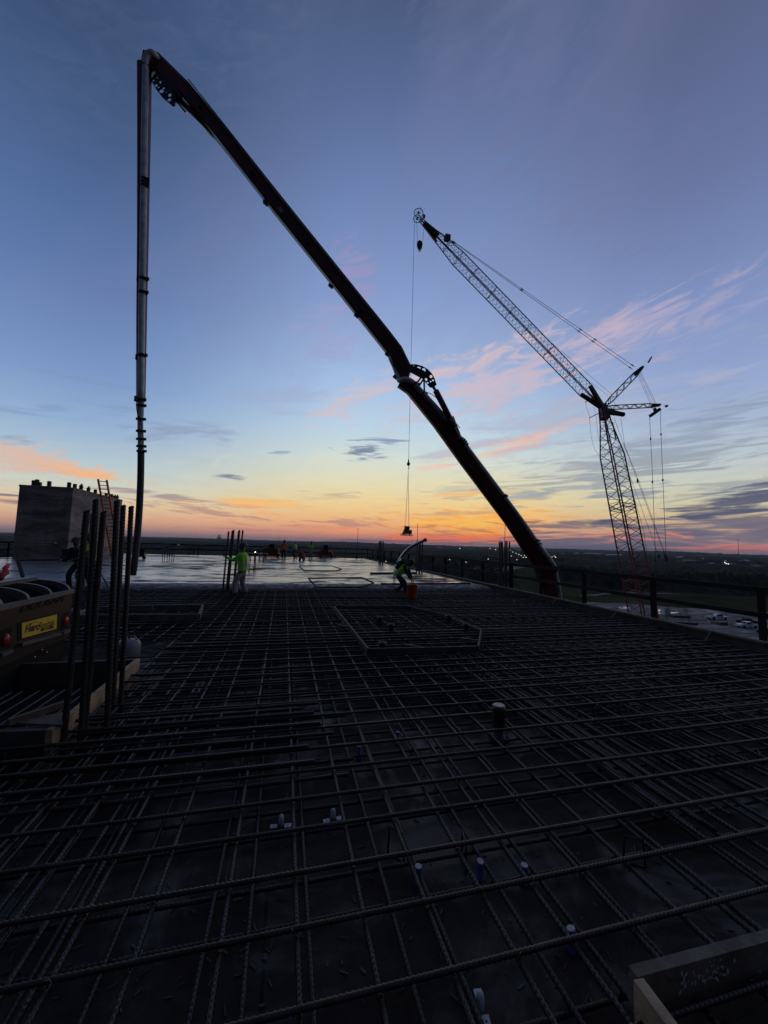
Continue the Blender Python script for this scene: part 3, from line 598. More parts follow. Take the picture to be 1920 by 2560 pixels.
starter(1047, 1434, .25, grid6(.32, .3, 1.85), .034, 'cluster of steel bars with one tall thin rod behind the bending worker', '', rod=(-.12, .05, 2.9, 0))
starter(1258, 1484, 0, grid6(.36, .34, 2.15), .028, 'cluster of steel bars beside the guardrail in front of the pump boom', '', rod=(.05, .1, 3.0, .1))
def pX(x, y, X):
    r = ray(x, y); return CP+r*(X/r.x)
def proj(p):
    d = Vector(p)-CP; z = d.dot(F); return CX+FPX*d.dot(RV)/z, CY-FPX*d.dot(UV)/z, z
def lerps(pts, Zs): return [at(x, y, Z) for (x, y), Z in zip(pts, Zs)]
# ------------------------------------------------------------------ concrete core
c0 = Vector((-14.5, 31.4, .25)); cw, cd, chh = 3.15, 8.4, 4.95
core = thing('concrete_core', 'tall board-marked concrete core standing on the slab at the left', 'concrete core', c0)
mb = MB(); w_ = .3
for (x0, x1, y0, y1) in ((-cw, 0, 0, w_), (-cw, 0, cd-w_, cd), (-w_, 0, w_, cd-w_), (-cw, -cw+w_, w_, cd-w_)):
    mb.box(c0+Vector(((x0+x1)/2, (y0+y1)/2, chh/2)), (x1-x0, y1-y0, chh))
mb.build('wall', 'conc_core', core)
mb = MB().box(c0+Vector((-cw/2, -.012, chh*.985)), (cw+.05, .03, .14)); mb.box(c0+Vector((.012, cd/2, chh*.985)), (.03, cd, .12)); mb.build('top_band', 'conc_core', core)
for z in (1.0, 2.0, 3.0, 4.0):
    MB().box(c0+Vector((-cw/2, -.006, z)), (cw-.02, .016, .022)).build('joint', 'wood_grey', core)
MB().box(c0+Vector((-.16, -.02, chh/2)), (.30, .035, chh-.02)).build('corner_strip', 'conc_core', core)
random.seed(5)
for k, (x, h) in enumerate(((82, .42), (90, .5), (97, .30), (121, .42), (172, .42), (194, .36), (210, .4), (229, .36), (247, .36), (275, .3), (289, .34), (297, .26), (303, .30))):
    p_ = pz(x, 1210, 5.2) if x < 185 else None
    if x < 185: q = c0+Vector((-cw+.2+(x-60)/123*(cw-.3), .15, chh))
    else: t_ = ((x-185)/(312-185)); t_ = t_*27/(35.3-t_*8.3)*1.0; q = c0+Vector((-.15, t_*cd, chh))
    cap = random.random() < .5
    h *= .85; mb = MB().box(q+Vector((0, 0, h/2)), (.17, .2, h))
    if cap: mb.box(q+Vector((.02, 0, h+.05)), (.09, .1, .1)).box(q+Vector((.10, 0, h*.6)), (.05, .12, .08))
    mb.build('anchor_block', 'wood_dark', core)
# ladder leaning on the core
lf, lt = at(291, 1400, 31.5), at(256, 1199, 29.5)
lad = thing('ladder', 'red ladder leaning against the concrete core and rising above it', 'ladder', lf)
sd = Vector((.24, .12, 0))
for s_ in (-1, 1): MB().beam(lf+sd*s_, lt+sd*s_, .09, .12).build('side_rail', 'ladder_red', lad)
for k in range(22):
    q = lf.lerp(lt, (k+.5)/22); MB().cyl(q-sd, q+sd, .03, 6).build('rung', 'ladder_red', lad)

# ------------------------------------------------------------------ boards, box-outs
def frame_boards(name, label, pts, h, th, m, cat='box-out form', closed=True, z0=0.0, group=None, bm=None):
    if m == 'wet_wood': th *= .5; h *= .35; m = 'black'
    r_ = thing(name, label, cat, (pts[0].x, pts[0].y, z0), group=group); n = len(pts)
    for i in range(n if closed else n-1):
        a, b = pts[i], pts[(i+1) % n]; a = Vector((a.x, a.y, z0+h/2)); b = Vector((b.x, b.y, z0+h/2)); d = (b-a).normalized()
        MB().beam(a+d*th*.5, b-d*th*.52, th, h+(.002*(i % 3))).build('board', m, r_)
    return r_
ctr = [pz(x, y, .285) for x, y in ((835, 1515), (921, 1622), (1195, 1616), (1203, 1575), (1108, 1535), (1020, 1515))]
cf = frame_boards('box_out_form', 'six-sided wooden box-out form in the middle of the bar mat', ctr, .085, .03, 'wood_dark', z0=.205)
for (x, y) in ((880, 1566), (1200, 1600), (1060, 1617)):
    q = pz(x, y, .27); MB().beam(q+Vector((0, 0, -.02)), q+Vector((-.25, .25, -.02)), .04, .03).build('cleat', 'wood_grey', cf)
frame_boards('box_out_form', 'pale wooden box-out form behind the bar cluster, near the pour front', [pz(x, y, .30) for x, y in ((190, 1537), (498, 1535), (507, 1511), (385, 1513), (225, 1517))], .30, .05, 'wood_grey')
frame_boards('box_out_form', 'dark rectangular box-out form in the near part of the wet slab', [pz(x, y, .36) for x, y in ((771, 1440), (792, 1462), (905, 1462), (935, 1452), (905, 1439))], .12, .07, 'wet_wood', z0=.25)
frame_boards('box_out_form', 'dark box-out form further back in the wet slab by the kneeling worker', [pz(x, y, .34) for x, y in ((748, 1412), (760, 1423), (840, 1424), (855, 1420), (830, 1412))], .12, .08, 'wet_wood', z0=.25)
frame_boards('box_out_form', 'dark box-out form at the far edge of the slab before the right trowel machine', [pz(x, y, .34) for x, y in ((770, 1398), (775, 1401), (815, 1402), (812, 1398))], .10, .10, 'wet_wood', z0=.25)
MB_ = MB().beam(pz(926, 1433.5, .3), pz(1041, 1432, .3), .09, .09).build('timber_rail', 'wood_dark'); tag(MB_, 'dark timber lying on the wet slab behind the bending worker', 'timber')
a_, b_ = pz(952, 1461, .27), pz(1176, 1459.5, .27); tag(MB().beam(a_, b_, .07, .1).build('screed_bar', 'steel_black'), 'long dark screed bar lying along the edge of the fresh concrete', 'screed bar')
# bottom right corner box-out
r1 = thing('box_out_form', 'wooden box-out form in the bottom right corner with plaster-splashed board', 'box-out form', pz(1580, 2430, .30))
A_ = pz(1582, 2428, .31); B_ = pz(1990, 2318, .31); D_ = pz(1760, 2670, .31)
def plank(a, b, th, h): return MB().beam(Vector((a.x, a.y, .31-h/2)), Vector((b.x, b.y, .31-h/2)), th, h)
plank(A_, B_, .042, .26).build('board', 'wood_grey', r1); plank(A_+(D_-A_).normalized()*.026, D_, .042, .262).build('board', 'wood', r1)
dn = (B_-A_).normalized(); nn = Vector((dn.y, -dn.x, 0)); mb = MB(); rn = random.Random(8)
for k in range(46):
    q = A_+dn*rn.gauss(.32, .07)+nn*(.0225)+Vector((0, 0, -.06+rn.gauss(0, .018))); s_ = rn.uniform(.003, .010); a1 = rn.uniform(0, 3)
    u_ = dn*math.cos(a1)+Vector((0, 0, 1))*math.sin(a1); v_ = -dn*math.sin(a1)+Vector((0, 0, 1))*math.cos(a1)
    mb.add([q-u_*s_*1.6, q+v_*s_*.6, q+u_*s_*1.5, q-v_*s_*.7], [(0, 1, 2, 3)])
o_ = mb.build('plaster_splash', 'cap_white', r1); o_['kind'] = 'stuff'
# opening round the compressor
PX0, PX1, PYa, PYb = -4.9, pz(345, 1650, .3).x, pz(162, 1825, .3).y, pz(345, 1650, .3).y
pf = thing('box_out_form', 'raised pale plywood box-out under the compressor, nearest on the left', 'box-out form', (PX1, PYa, 0))
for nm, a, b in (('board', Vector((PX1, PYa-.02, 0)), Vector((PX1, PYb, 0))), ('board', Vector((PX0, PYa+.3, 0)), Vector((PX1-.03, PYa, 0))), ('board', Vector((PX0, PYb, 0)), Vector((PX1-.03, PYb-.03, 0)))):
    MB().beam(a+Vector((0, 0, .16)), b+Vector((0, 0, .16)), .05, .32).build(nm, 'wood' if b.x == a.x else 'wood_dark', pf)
tri = [pz(x, y, .335) for x, y in ((22, 1806), (156, 1780), (158, 1812))]
MB().add(tri+[q-Vector((0, 0, .02)) for q in tri], [(0, 2, 1), (3, 4, 5), (0, 1, 4, 3), (1, 2, 5, 4), (2, 0, 3, 5)]).build('plywood_piece', 'wood_brown', pf)
MB().beam(pz(20, 1806, .35), pz(160, 1760, .35), .045, .05).build('edge_batten', 'wood_brown', pf)
MB().box(((PX0+PX1)/2-.1, (PYa+PYb)/2, .02), (PX1-PX0, PYb-PYa, .03)).build('floor_sheet', 'black', pf)
wr_ = pz(186, 1531, .23); tag(MB().tube([wr_+Vector((-.1, 0, 0)), wr_+Vector((-.03, .02, .04)), wr_+Vector((.05, 0, .02)), wr_+Vector((.22, .05, .03))], [.02, .045, .03, .02], 7).build('rag', 'cap_white'), 'small white rag lying behind the near bar cluster', 'rag')
# jug at the corner of the opening
q = pz(318, 1648, .05); j = thing('jug', 'grey plastic jug standing at the corner of the plywood box-out', 'jug', q)
MB().lathe(q, [(.02, 0), (.15, .005), (.165, .03), (.165, .21), (.155, .25), (.12, .285), (.05, .30), (.04, .30)], 20).build('body', 'plastic_grey', j)
MB().lathe(q+Vector((-.05, 0, .29)), [(.01, 0), (.035, 0), (.035, .035), (.01, .037)], 12).build('cap', 'sleeve_black', j)
MB().tube([q+Vector((.0, 0, .29)), q+Vector((.02, 0, .335)), q+Vector((.08, 0, .335)), q+Vector((.11, 0, .28))], .012, 8).build('handle', 'plastic_grey', j)

# ------------------------------------------------------------------ compressor
X_ = -3.0
yl = lambda px, py: pX(px, py, X_)
rEnd = yl(180, 1500).y; lEnd = yl(-30, 1500).y; zled = yl(177, 1474).z; zbot = yl(175, 1590).z; ztop = pX(120, 1445, X_-.42).z
cmp_ = thing('air_compressor', 'dark trailer compressor with yellow rental sign and two red lamps', 'compressor', (X_-.7, (rEnd+lEnd)/2, 0))
prof = [(X_, zbot), (X_, zled), (X_-.03, zled+.01)]
arc = [(X_-.03-.42*math.sin(a), zled+(ztop-zled)*(1-math.cos(a))) for a in ()]
arcp = [(X_-.42+.39*math.cos(a), zled+(ztop-zled)*math.sin(a)) for a in [math.pi/2*k/8 for k in range(9)]]
def extrude(pr, y0, y1, mbx):
    n_ = len(pr); vs_ = [(x, y0, z) for x, z in pr]+[(x, y1, z) for x, z in pr]
    return mbx.add(vs_, [tuple(range(n_)), tuple(range(n_, 2*n_))[::-1]]+[(i, n_+i, n_+(i+1) % n_, (i+1) % n_) for i in range(n_)])
inner = [(x-.05, z-.05) for x, z in arcp]
extrude([(X_, zbot), (X_, zled), (X_-.05, zled), (X_-.05, zled-.14), (X_-.46, zled-.14), (X_-.46, ztop-.01), (X_-1.9, ztop-.02), (X_-1.9, zbot)], lEnd, rEnd, MB()).build('body', 'compressor', cmp_)
inn2 = [(x-.045, z-.045) for x, z in arcp]
for px in (15, 80, 134, 178):
    y = yl(px, 1490).y
    extrude([(x, z) for x, z in arcp]+[(x-.06, z-.06) for x, z in arcp[::-1]], y-.022, y+.022, MB()).build('hood_rib', 'compressor_trim', cmp_)
MB().box((X_-.62, (lEnd+rEnd)/2, ztop+.004), (.36, rEnd-lEnd, .03)).build('hood_top', 'compressor_trim', cmp_)
a_, b_ = yl(15, 1500), yl(180, 1474); MB().beam(Vector((X_+.008, lEnd, zled-.028)), Vector((X_+.008, rEnd, zled-.028)), .03, .055).build('ledge', 'compressor_trim', cmp_)
MB().box((X_-.85, (lEnd+rEnd)/2, zbot/2+.02), (1.64, rEnd-lEnd-.05, zbot-.05)).build('chassis', 'black', cmp_)
MB().box((X_-.255, (lEnd+rEnd)/2, zled-.135), (.40, rEnd-lEnd-.03, .004)).box((X_-.456, (lEnd+rEnd)/2, zled+.02), (.004, rEnd-lEnd-.03, .30)).build('vent_shade', 'black', cmp_)  # black sheets on the cavity floor and back paint in the vent's shade
MB().box((X_-.30, rEnd-.012, zled-.02), (.34, .02, .22)).build('side_panel', 'compressor', cmp_)
# sign recess, sign, lettering
s00, s10, s11, s01 = yl(52, 1596), yl(139, 1572), yl(140.5, 1535.5), yl(52, 1558)
def quad(pts, off, th, nm, m, grow=0.0):
    cc = sum(pts, Vector())/4; ps = [cc+(q-cc)*(1+grow)+Vector((off, 0, 0)) for q in pts]
    return MB().add(ps+[q-Vector((th, 0, 0)) for q in ps], [(0, 1, 2, 3), (7, 6, 5, 4), (0, 4, 5, 1), (1, 5, 6, 2), (2, 6, 7, 3), (3, 7, 4, 0)]).build(nm, m, cmp_)
quad([s00, s10, s11, s01], .006, .012, 'sign_recess', 'black', .16); sg = quad([s00, s10, s11, s01], .012, .005, 'rental_sign', 'sign_yellow')
ud = (s10-s00).normalized(); vd = Vector((0, 0, 1)); wS = (s10-s00).length; hS = (s01-s00).length; cS = (s00+s10+s11+s01)/4
text('lettering', 'Herc', wS*.17, cS-ud*wS*.245+vd*hS*.0+Vector((.014, 0, 0)), ud, vd, 'ink', sg, .001, .15, 1.08, .005)
text('lettering', 'Rentals', wS*.165, cS+ud*wS*.175+vd*hS*.01+Vector((.014, 0, 0)), ud, vd, 'ink', sg, .001, .15, 1.0)
text('lettering', '888-777-2700', wS*.068, cS+ud*wS*.2-vd*hS*.31+Vector((.014, 0, 0)), ud, vd, 'ink', sg, .001, .1, 1, .002)
sw = [(-.46, .17), (-.34, .27), (-.18, .31), (-.04, .27), (-.18, .355), (-.34, .33)]
MB().add([cS+ud*wS*a*.95+vd*(hS*b*1.05)+Vector((.0135, 0, 0)) for a, b in sw], [(0, 1, 2, 3, 4, 5)]).build('swoosh', 'ink', sg)
t1 = yl(56, 1522); t2 = yl(152, 1497); text('lettering', 'DOOSAN', .125, (t1+t2)/2+Vector((.004, 0, 0)), (t2-t1), vd, 'black', cmp_, .002, .35, 1.75, .003)
for px, py in ((12, 1599), (162, 1553)):
    q = yl(px, py); l_ = MB(); 
    prf = [(0, .0), (.055, .0), (.058, .01), (.045, .03), (.02, .038), (0.001, .04)]
    vs_ = [q+Vector((z, r*math.cos(a)*.85, r*math.sin(a)*1.15)) for r, z in prf[1:] for a in (2*math.pi*k/20 for k in range(20))]
    l_.add(vs_, [(i*20+k, i*20+(k+1) % 20, (i+1)*20+(k+1) % 20, (i+1)*20+k) for i in range(4) for k in range(20)], True); l_.build('tail_lamp', 'lamp_red', cmp_)
    MB().box(q+Vector((-.004, 0, 0)), (.012, .20, .24)).build('lamp_housing', 'black', cmp_); MB().box(q+Vector((.02, 0, -.15)), (.05, .18, .035)).build('lamp_guard', 'compressor_trim', cmp_)
a_, b_ = yl(45, 1612), yl(145, 1585); MB().beam(a_+Vector((.02, 0, 0)), b_+Vector((.02, 0, 0)), .05, .035).build('bumper_bar', 'compressor_trim', cmp_)
for px, py in ((100, 1625), (112, 1631), (82, 1643)):
    q = pX(px, py, X_-.02); MB().ball(q+Vector((.02, 0, 0)), .012, 4).build('bolt', 'chrome', cmp_)
for y_ in (lEnd+.35, rEnd-.4):
    q = Vector((X_-.9, y_, .3)); w1 = MB().cyl(q-Vector((0, .1, 0)), q+Vector((0, .1, 0)), .3, 24).build('wheel', 'black', cmp_)
q = pX(6, 1442, X_-.30); rg = MB().tube([q+Vector((0, -.06, -.02)), q+Vector((0, -.02, .03)), q+Vector((.02, .02, .05)), q+Vector((0, .03, .10)), q+Vector((0, .09, .14))], [.045, .045, .035, .03, .02], 8).build('rag', 'red_rag'); tag(rg, 'pink red rag bundled on top of the dark compressor', 'rag')
# dark leaning pole and the bull float handle
a_, b_ = at(57, 1442, 9.5), at(35, 1370, 9.8); tag(MB().beam(a_, b_, .06, .06).build('prop', 'steel_black'), 'short dark prop leaning behind the compressor', 'prop')

# ------------------------------------------------------------------ sleeves, brackets, black pipe
slv = [((1046, 2163), 'blue pipe sleeve with a pale tape cap, leftmost of the near three', 0), ((1200, 2150), 'blue pipe sleeve tilted behind a bar, middle one of the near three', .15), ((1311, 2160), 'blue pipe sleeve standing upright, rightmost of the near three', 0), ((1428, 2318), 'blue pipe sleeve with a leaning white cap, nearest to the viewer', -.25)]
for (x, y), lab, tl in slv:
    q = pz(x, y, .105); r_ = thing('pipe_sleeve', lab, 'pipe sleeve', (q.x, q.y, 0), group='blue pipe sleeves')
    MB().lathe((q.x, q.y, 0), [(.028, 0), (.028, .012), (.020, .014), (.021, .09), (.019, .092)], 16).build('sleeve', 'sleeve_blue', r_)
    c_ = MB().cyl((0, 0, 0), (0, 0, .007), .0195, 18).build('cap', 'cap_white', r_, local=True); c_.location = (0, 0, .095); c_.rotation_euler = (tl, tl, 0)
for (x, y), lab in (((898, 1868), 'blue pipe sleeve in the mat beyond the close-set strip'), ((978, 1718), 'blue pipe sleeve beneath the bars near the middle box-out'), ((995, 1832), 'blue pipe sleeve left of the black pipe'), ((808, 1812), 'white-capped sleeve among the bars left of the middle')):
    q = pz(x, y, .1); r_ = thing('pipe_sleeve', lab, 'pipe sleeve', (q.x, q.y, 0), group='blue pipe sleeves')
    MB().lathe((q.x, q.y, 0), [(.028, 0), (.028, .012), (.022, .014), (.022, .10)], 14).build('sleeve', 'sleeve_blue', r_); MB().cyl((q.x, q.y, .1), (q.x, q.y, .11), .022, 14).build('cap', 'cap_white' if '-capped' in lab else 'sleeve_blue', r_)
for (x, y, rz, lab) in ((702, 2064, -.1, 'small metal bracket with a dome, left one of the near pair on the deck'), (833, 2048, .1, 'small metal bracket with a dome, right one of the near pair on the deck'), (1206, 2520, 1.4, 'metal bracket lying flat at the bottom edge of the picture')):
    q = pz(x, y, .01); r_ = thing('bracket', lab, 'bracket', (q.x, q.y, 0), rz, 'metal brackets nailed to the deck'); L = lambda a, b, c: wmat(r_)@Vector((a, b, c))
    for s_ in (-1, 1):
        MB().box(L(s_*.046, 0, .008), (.046, .034, .006), rz).build('flange', 'bracket_white', r_); MB().cyl(L(s_*.046, 0, .008), L(s_*.046, 0, .011), .005, 8).build('screw', 'ink', r_)
    MB().lathe(L(0, .01, .002), [(.017, 0), (.017, .05), (.015, .062), (.009, .070), (.002, .072)], 14).build('dome', 'bracket_white', r_)
q = pz(1247, 1845, 0.02); bp = thing('pipe_stub', 'tall black plastic pipe with a taped pale top standing in the mat', 'pipe stub', (q.x, q.y, 0))
MB().lathe((q.x, q.y, 0), [(.10, 0), (.10, .03), (.062, .035), (.058, .27), (.066, .28), (.066, .33), (.055, .335)], 24).build('pipe', 'sleeve_black', bp); MB().cyl((q.x, q.y, .333), (q.x, q.y, .340), .052, 20).build('tape_cap', 'cap_white', bp)
for x, y, lab in ((955, 1655, 'black pipe stub in front of the near left corner of the middle box-out'), (949, 1578, 'black pipe stub inside the middle box-out, furthest left'), (977, 1600, 'black pipe stub inside the middle box-out, second from the left'), (1122, 1572, 'black pipe stub inside the middle box-out, by the slanting back board'), (1165, 1598, 'black pipe stub inside the middle box-out, nearest its right corner')):
    q = pz(x, y, .02); bp = thing('pipe_stub', lab, 'pipe stub', (q.x, q.y, 0)); MB().lathe((q.x, q.y, 0), [(.08, 0), (.08, .04), (.056, .05), (.054, .26), (.062, .27), (.062, .33), (.055, .335)], 20).build('pipe', 'sleeve_black', bp); MB().cyl((q.x, q.y, .33), (q.x, q.y, .339), .05, 16).build('end_cap', 'black', bp)

# ------------------------------------------------------------------ concrete pump boom
e0 = at(1392, 1510, 15.6)
bm = thing('concrete_pump', 'red folding boom of a concrete pump arching over the deck with its hanging hose', 'concrete pump', (e0.x, e0.y, GZ))
def seg(name, pts, Zs, ws, hs, m='boom_red'):
    P = lerps(pts, Zs); mb = MB(); vs_ = []; k = .12
    for i, q in enumerate(P):
        d = (P[min(i+1, len(P)-1)]-P[max(i-1, 0)]).normalized(); sd = d.cross(F).normalized(); u = sd.cross(d)
        for a, b in ((-.5+k, -.5), (.5-k, -.5), (.5, -.5+k), (.5, .5-k), (.5-k, .5), (-.5+k, .5), (-.5, .5-k), (-.5, -.5+k)): vs_.append(q+sd*a*hs[i]+u*b*ws[i])
    n_ = len(P); mb.add(vs_, [tuple(range(8))[::-1], tuple(range((n_-1)*8, n_*8))]+[(i*8+j, i*8+(j+1) % 8, (i+1)*8+(j+1) % 8, (i+1)*8+j) for i in range(n_-1) for j in range(8)])
    return mb.build(name, m, bm)
seg('upper_boom', [(362, 150), (389, 160), (464, 229), (555, 336), (700, 522), (850, 708), (988, 880), (1010, 925), (1008, 955)], [11.3, 11.35, 11.5, 11.7, 12.05, 12.5, 12.9, 13, 13], [.34]*9, [.30, .50, .42, .42, .44, .46, .50, .52, .30])
seg('lower_boom', [(1000, 955), (1030, 972), (1098, 1056), (1164, 1148), (1280, 1300), (1340, 1385), (1358, 1415)], [13, 13.05, 13.4, 13.9, 14.7, 15.2, 15.4], [.36]*7, [.34, .44, .46, .48, .56, .68, .66])
P0 = at(1352, 1400, 15.35); P1 = at(1374, 1465, 15.5); P2 = at(1391, 1512, 15.6)
mb = MB(); mb.beam(P0, P1, .42, .72, .42, .60, up=R0, ch=.1); mb.build('knuckle', 'boom_red', bm)
mb = MB(); mb.beam(P1, Vector((P2.x+.1, P2.y, GZ+3)), .40, .56, .6, .8, up=R0, ch=.1); mb.build('main_boom', 'boom_red', bm)
seg('tip_boom', [(361, 160), (360, 330), (357, 600), (354, 800), (352, 1004)], [11.3, 11.3, 11.3, 11.3, 11.3], [.22, .2, .18, .16, .14], [.34, .31, .26, .24, .21])
truck = MB(); tb = Vector((P2.x+.1, P2.y, GZ)); truck.box(tb+Vector((2.5, 0, 1.2)), (10, 2.4, .5)).box(tb+Vector((0, 0, 2.2)), (1.6, 1.8, 1.8)); truck.build('truck_bed', 'boom_dark', bm)
MB().box(tb+Vector((8.3, 0, 1.9)), (2.0, 2.4, 2.6)).build('cab', 'boom_dark', bm)
for x_ in (-1.5, 0, 1.4, 6.8):
    for s_ in (-1, 1): MB().cyl(tb+Vector((x_, s_*1.25, .52)), tb+Vector((x_, s_*.9, .52)), .52, 20).build('wheel', 'black', bm)
# delivery pipe
pipe_pts = [(352, 1010), (354, 800), (357.5, 600), (361, 330), (364, 175), (364, 152), (367, 140), (373, 134), (381, 133), (389, 140), (398, 152)]
pZ = [11.12, 11.1, 11.08, 11.05, 11.03, 11.03, 11.03, 11.03, 11.05, 11.15, 11.3]
def smooth(P, n_=4):
    out = []
    for i in range(len(P)-1):
        p0, p1, p2, p3 = P[max(i-1, 0)], P[i], P[i+1], P[min(i+2, len(P)-1)]
        for k in range(n_):
            t = k/n_; out.append(.5*((2*p1)+(p2-p0)*t+(2*p0-5*p1+4*p2-p3)*t*t+(3*p1-p0-3*p2+p3)*t**3))
    return out+[P[-1]]
MB().tube(smooth(lerps(pipe_pts, pZ)), .083, 14).build('delivery_pipe', 'pipe_grey', bm)
MB().tube(smooth(lerps([(398, 152), (440, 215), (520, 322), (560, 366), (700, 543), (850, 730), (965, 872), (977, 897), (989, 925), (998, 952)], [11.3, 11.65, 11.9, 11.95, 12.2, 12.65, 13, 13, 12.95, 12.85])), .078, 12).build('delivery_pipe', 'pipe_grey', bm)
MB().tube(smooth(lerps([(998, 952), (1008, 948), (1020, 949), (1034, 957), (1052, 977), (1088, 1016), (1121, 1055), (1176, 1130), (1240, 1215), (1306, 1303), (1347, 1362), (1385, 1414), (1391, 1440), (1399, 1485), (1403, 1512)], [12.8, 12.65, 12.6, 12.7, 12.85, 13.1, 13.3, 13.75, 14.2, 14.65, 14.95, 15.2, 15.3, 15.4, 15.45])), .082, 14).build('delivery_pipe', 'pipe_grey', bm)
q0 = at(1403, 1512, 15.45); MB().tube([q0, Vector((q0.x+.1, q0.y, GZ+3))], .082, 12).build('delivery_pipe', 'pipe_grey', bm)
def ring(x, y, Z, dx_, dy_, r=.105, w=.05, m='steel_black', nm='coupling', par=None):
    q = at(x, y, Z); d = (at(x+dx_, y+dy_, Z)-q).normalized(); mb = MB().tube([q-d*w*.5, q-d*w*.5, q+d*w*.5], [r*.9, r, r], 16); mb.box(q+RV*r*1.1, (.06, .05, .07)); return mb.build(nm, m, par or bm)
for x, y in ((364, 166), (361.5, 448), (361, 456), (360.5, 464)): ring(x, y, 11.04, 0, 10, .10, .025)
for x, y in ((359, 697), (357.5, 731), (355, 888), (352, 999), (352, 1014), (351, 1048), (351, 1078), (351.5, 1098), (352, 1116), (352.5, 1128)): ring(x, y, 11.08, 0, 10, .115, .05)
for x, y in ((347, 696), (344, 893), (341, 997)): MB().box(at(x, y, 11.15), (.10, .06, .16)).build('bracket_lug', 'steel_black', bm)
for x, y, Z in ((552, 338, 11.6), (664, 508, 12), (827, 715, 12.4), (891, 789, 12.6), (968, 886, 12.9), (988, 943, 12.9), (1105, 1046, 13.0), (1238, 1240, 14.3), (1258, 1258, 14.4)): MB().box(at(x, y, Z), (.16, .1, .07), rot=Matrix.Rotation(.6, 3, 'Y')).build('bracket_lug', 'steel_black', bm)
for x, y, Z in ((1038, 960, 12.72), (1058, 984, 12.9), (1153, 1099, 13.55), (1157, 1104, 13.58), (1160, 1110, 13.6), (1260, 1240, 14.3), (1340, 1352, 14.9), (1345, 1360, 14.95), (1386, 1418, 15.2), (1389, 1426, 15.25)): ring(x, y, Z, 10, 12, .11, .05)
# reducer and end hose
MB().tube(smooth(lerps([(351.5, 1010), (351, 1045), (351, 1075), (352, 1100), (352.5, 1130)], [11.1]*5)), [.085]*4+[.075]*9+[.08]*4, 14).build('reducer', 'pipe_grey', bm)
MB().tube(smooth(lerps([(352.5, 1128), (352, 1180), (350, 1240), (346.5, 1300), (341.5, 1360), (336, 1410), (332, 1437)], [11.1, 11.1, 11.1, 11.1, 11.05, 11, 11]), 5), .088, 16).build('end_hose', 'hose', bm)
MB().tube(smooth(lerps([(345, 1000), (341, 1010), (344, 1035), (352, 1050), (356, 1080), (358, 1105), (353, 1125)], [11]*7)), .014, 6).build('hose_sling', 'steel_black', bm)
# knuckle linkages
def pixplate(name, org, sc, Z, off, outline, holes, th=.03):
    ox, oy = org; O = at(ox, oy, Z+off); k = (Z+off)/FPX/sc
    return plate(name, [(x*k, -y*k) for x, y in outline], [[(hx*k+r*k*math.cos(a)*e, -hy*k+r*k*math.sin(a)) for a in (2*math.pi*i/14 for i in range(14))] for hx, hy, r, e in holes], (O, RV, UV), th, 'boom_dark', bm)
EO = [(455, 345), (500, 335), (560, 338), (640, 360), (715, 405), (770, 460), (805, 520), (825, 580), (838, 620), (815, 640), (775, 660), (745, 655), (700, 605), (655, 545), (600, 505), (540, 470), (490, 442), (462, 410)]
EH = [(512, 369, 20, 1.3), (588, 388, 20, 1.6), (660, 416, 29, .9), (522, 448, 17, 1.6), (594, 462, 27, .95), (760, 505, 23, .9), (693, 546, 20, .9), (788, 558, 14, 1), (714, 593, 14, 1), (755, 575, 13, .8)]
for off in (-.14, .10): pixplate('link_plate', (940, 850), 5.53, 13, off, EO, EH)
TO = [(320, 500), (345, 455), (400, 425), (470, 440), (520, 520), (560, 620), (580, 700), (568, 765), (548, 770), (500, 730), (440, 680), (375, 595)]
TH = [(350, 503, 13, .9), (385, 475, 13, 1.1), (420, 520, 20, .7), (375, 555, 18, 1), (400, 575, 13, 1), (432, 614, 24, 1.1), (452, 585, 16, .9), (517, 655, 22, .9), (512, 704, 20, 1.1), (478, 625, 10, 1)]
for off in (-.12, .10): pixplate('link_plate', (300, 80), 4.1475, 11.3, off, TO, TH)
def cylr(a, b, Za, Zb, r, nm, m): return MB().cyl(at(*a, Za), at(*b, Zb), r, 12).build(nm, m, bm)
cylr((1080, 963), (1092, 980), 13, 13.05, .05, 'piston_rod', 'chrome'); cylr((1089, 976), (1136, 1068), 13, 13.2, .10, 'hydraulic_cylinder', 'boom_red'); MB().beam(at(1124, 1046, 13.15), at(1146, 1088, 13.4), .2, .24, .12, .12).build('cylinder_foot', 'boom_dark', bm)
cylr((1054, 942), (1040, 960), 12.95, 12.95, .03, 'link_bar', 'boom_dark'); cylr((1060, 946), (1047, 966), 12.95, 12.95, .03, 'link_bar', 'boom_dark'); cylr((1060, 945), (1061, 980), 12.95, 12.95, .03, 'link_bar', 'boom_dark')
MB().beam(at(1020, 918, 13), at(1058, 937, 13), .26, .13, .26, .17).build('link_arm', 'boom_dark', bm)
cylr((418, 208), (466, 268), 11.4, 11.5, .055, 'piston_rod', 'chrome'); cylr((440, 242), (556, 354), 11.4, 11.8, .075, 'hydraulic_cylinder', 'boom_red')
cylr((437, 250), (466, 282), 11.4, 11.5, .03, 'link_bar', 'chrome')
MB().beam(at(420, 205, 11.35), at(454, 250, 11.4), .2, .08).build('link_arm', 'boom_dark', bm)
MB().tube(smooth(lerps([(448, 186), (458, 196), (464, 204), (470, 210), (471, 213)], [11.4]*5)), .03, 6).build('hydraulic_hose', 'steel_black', bm)
MB().tube(smooth(lerps([(1150, 1070), (1127, 1042), (1100, 1005), (1080, 986), (1062, 978), (1061, 960)], [13.3, 13.25, 13.1, 13.05, 13, 13])), .012, 6).build('hydraulic_hose', 'steel_black', bm)
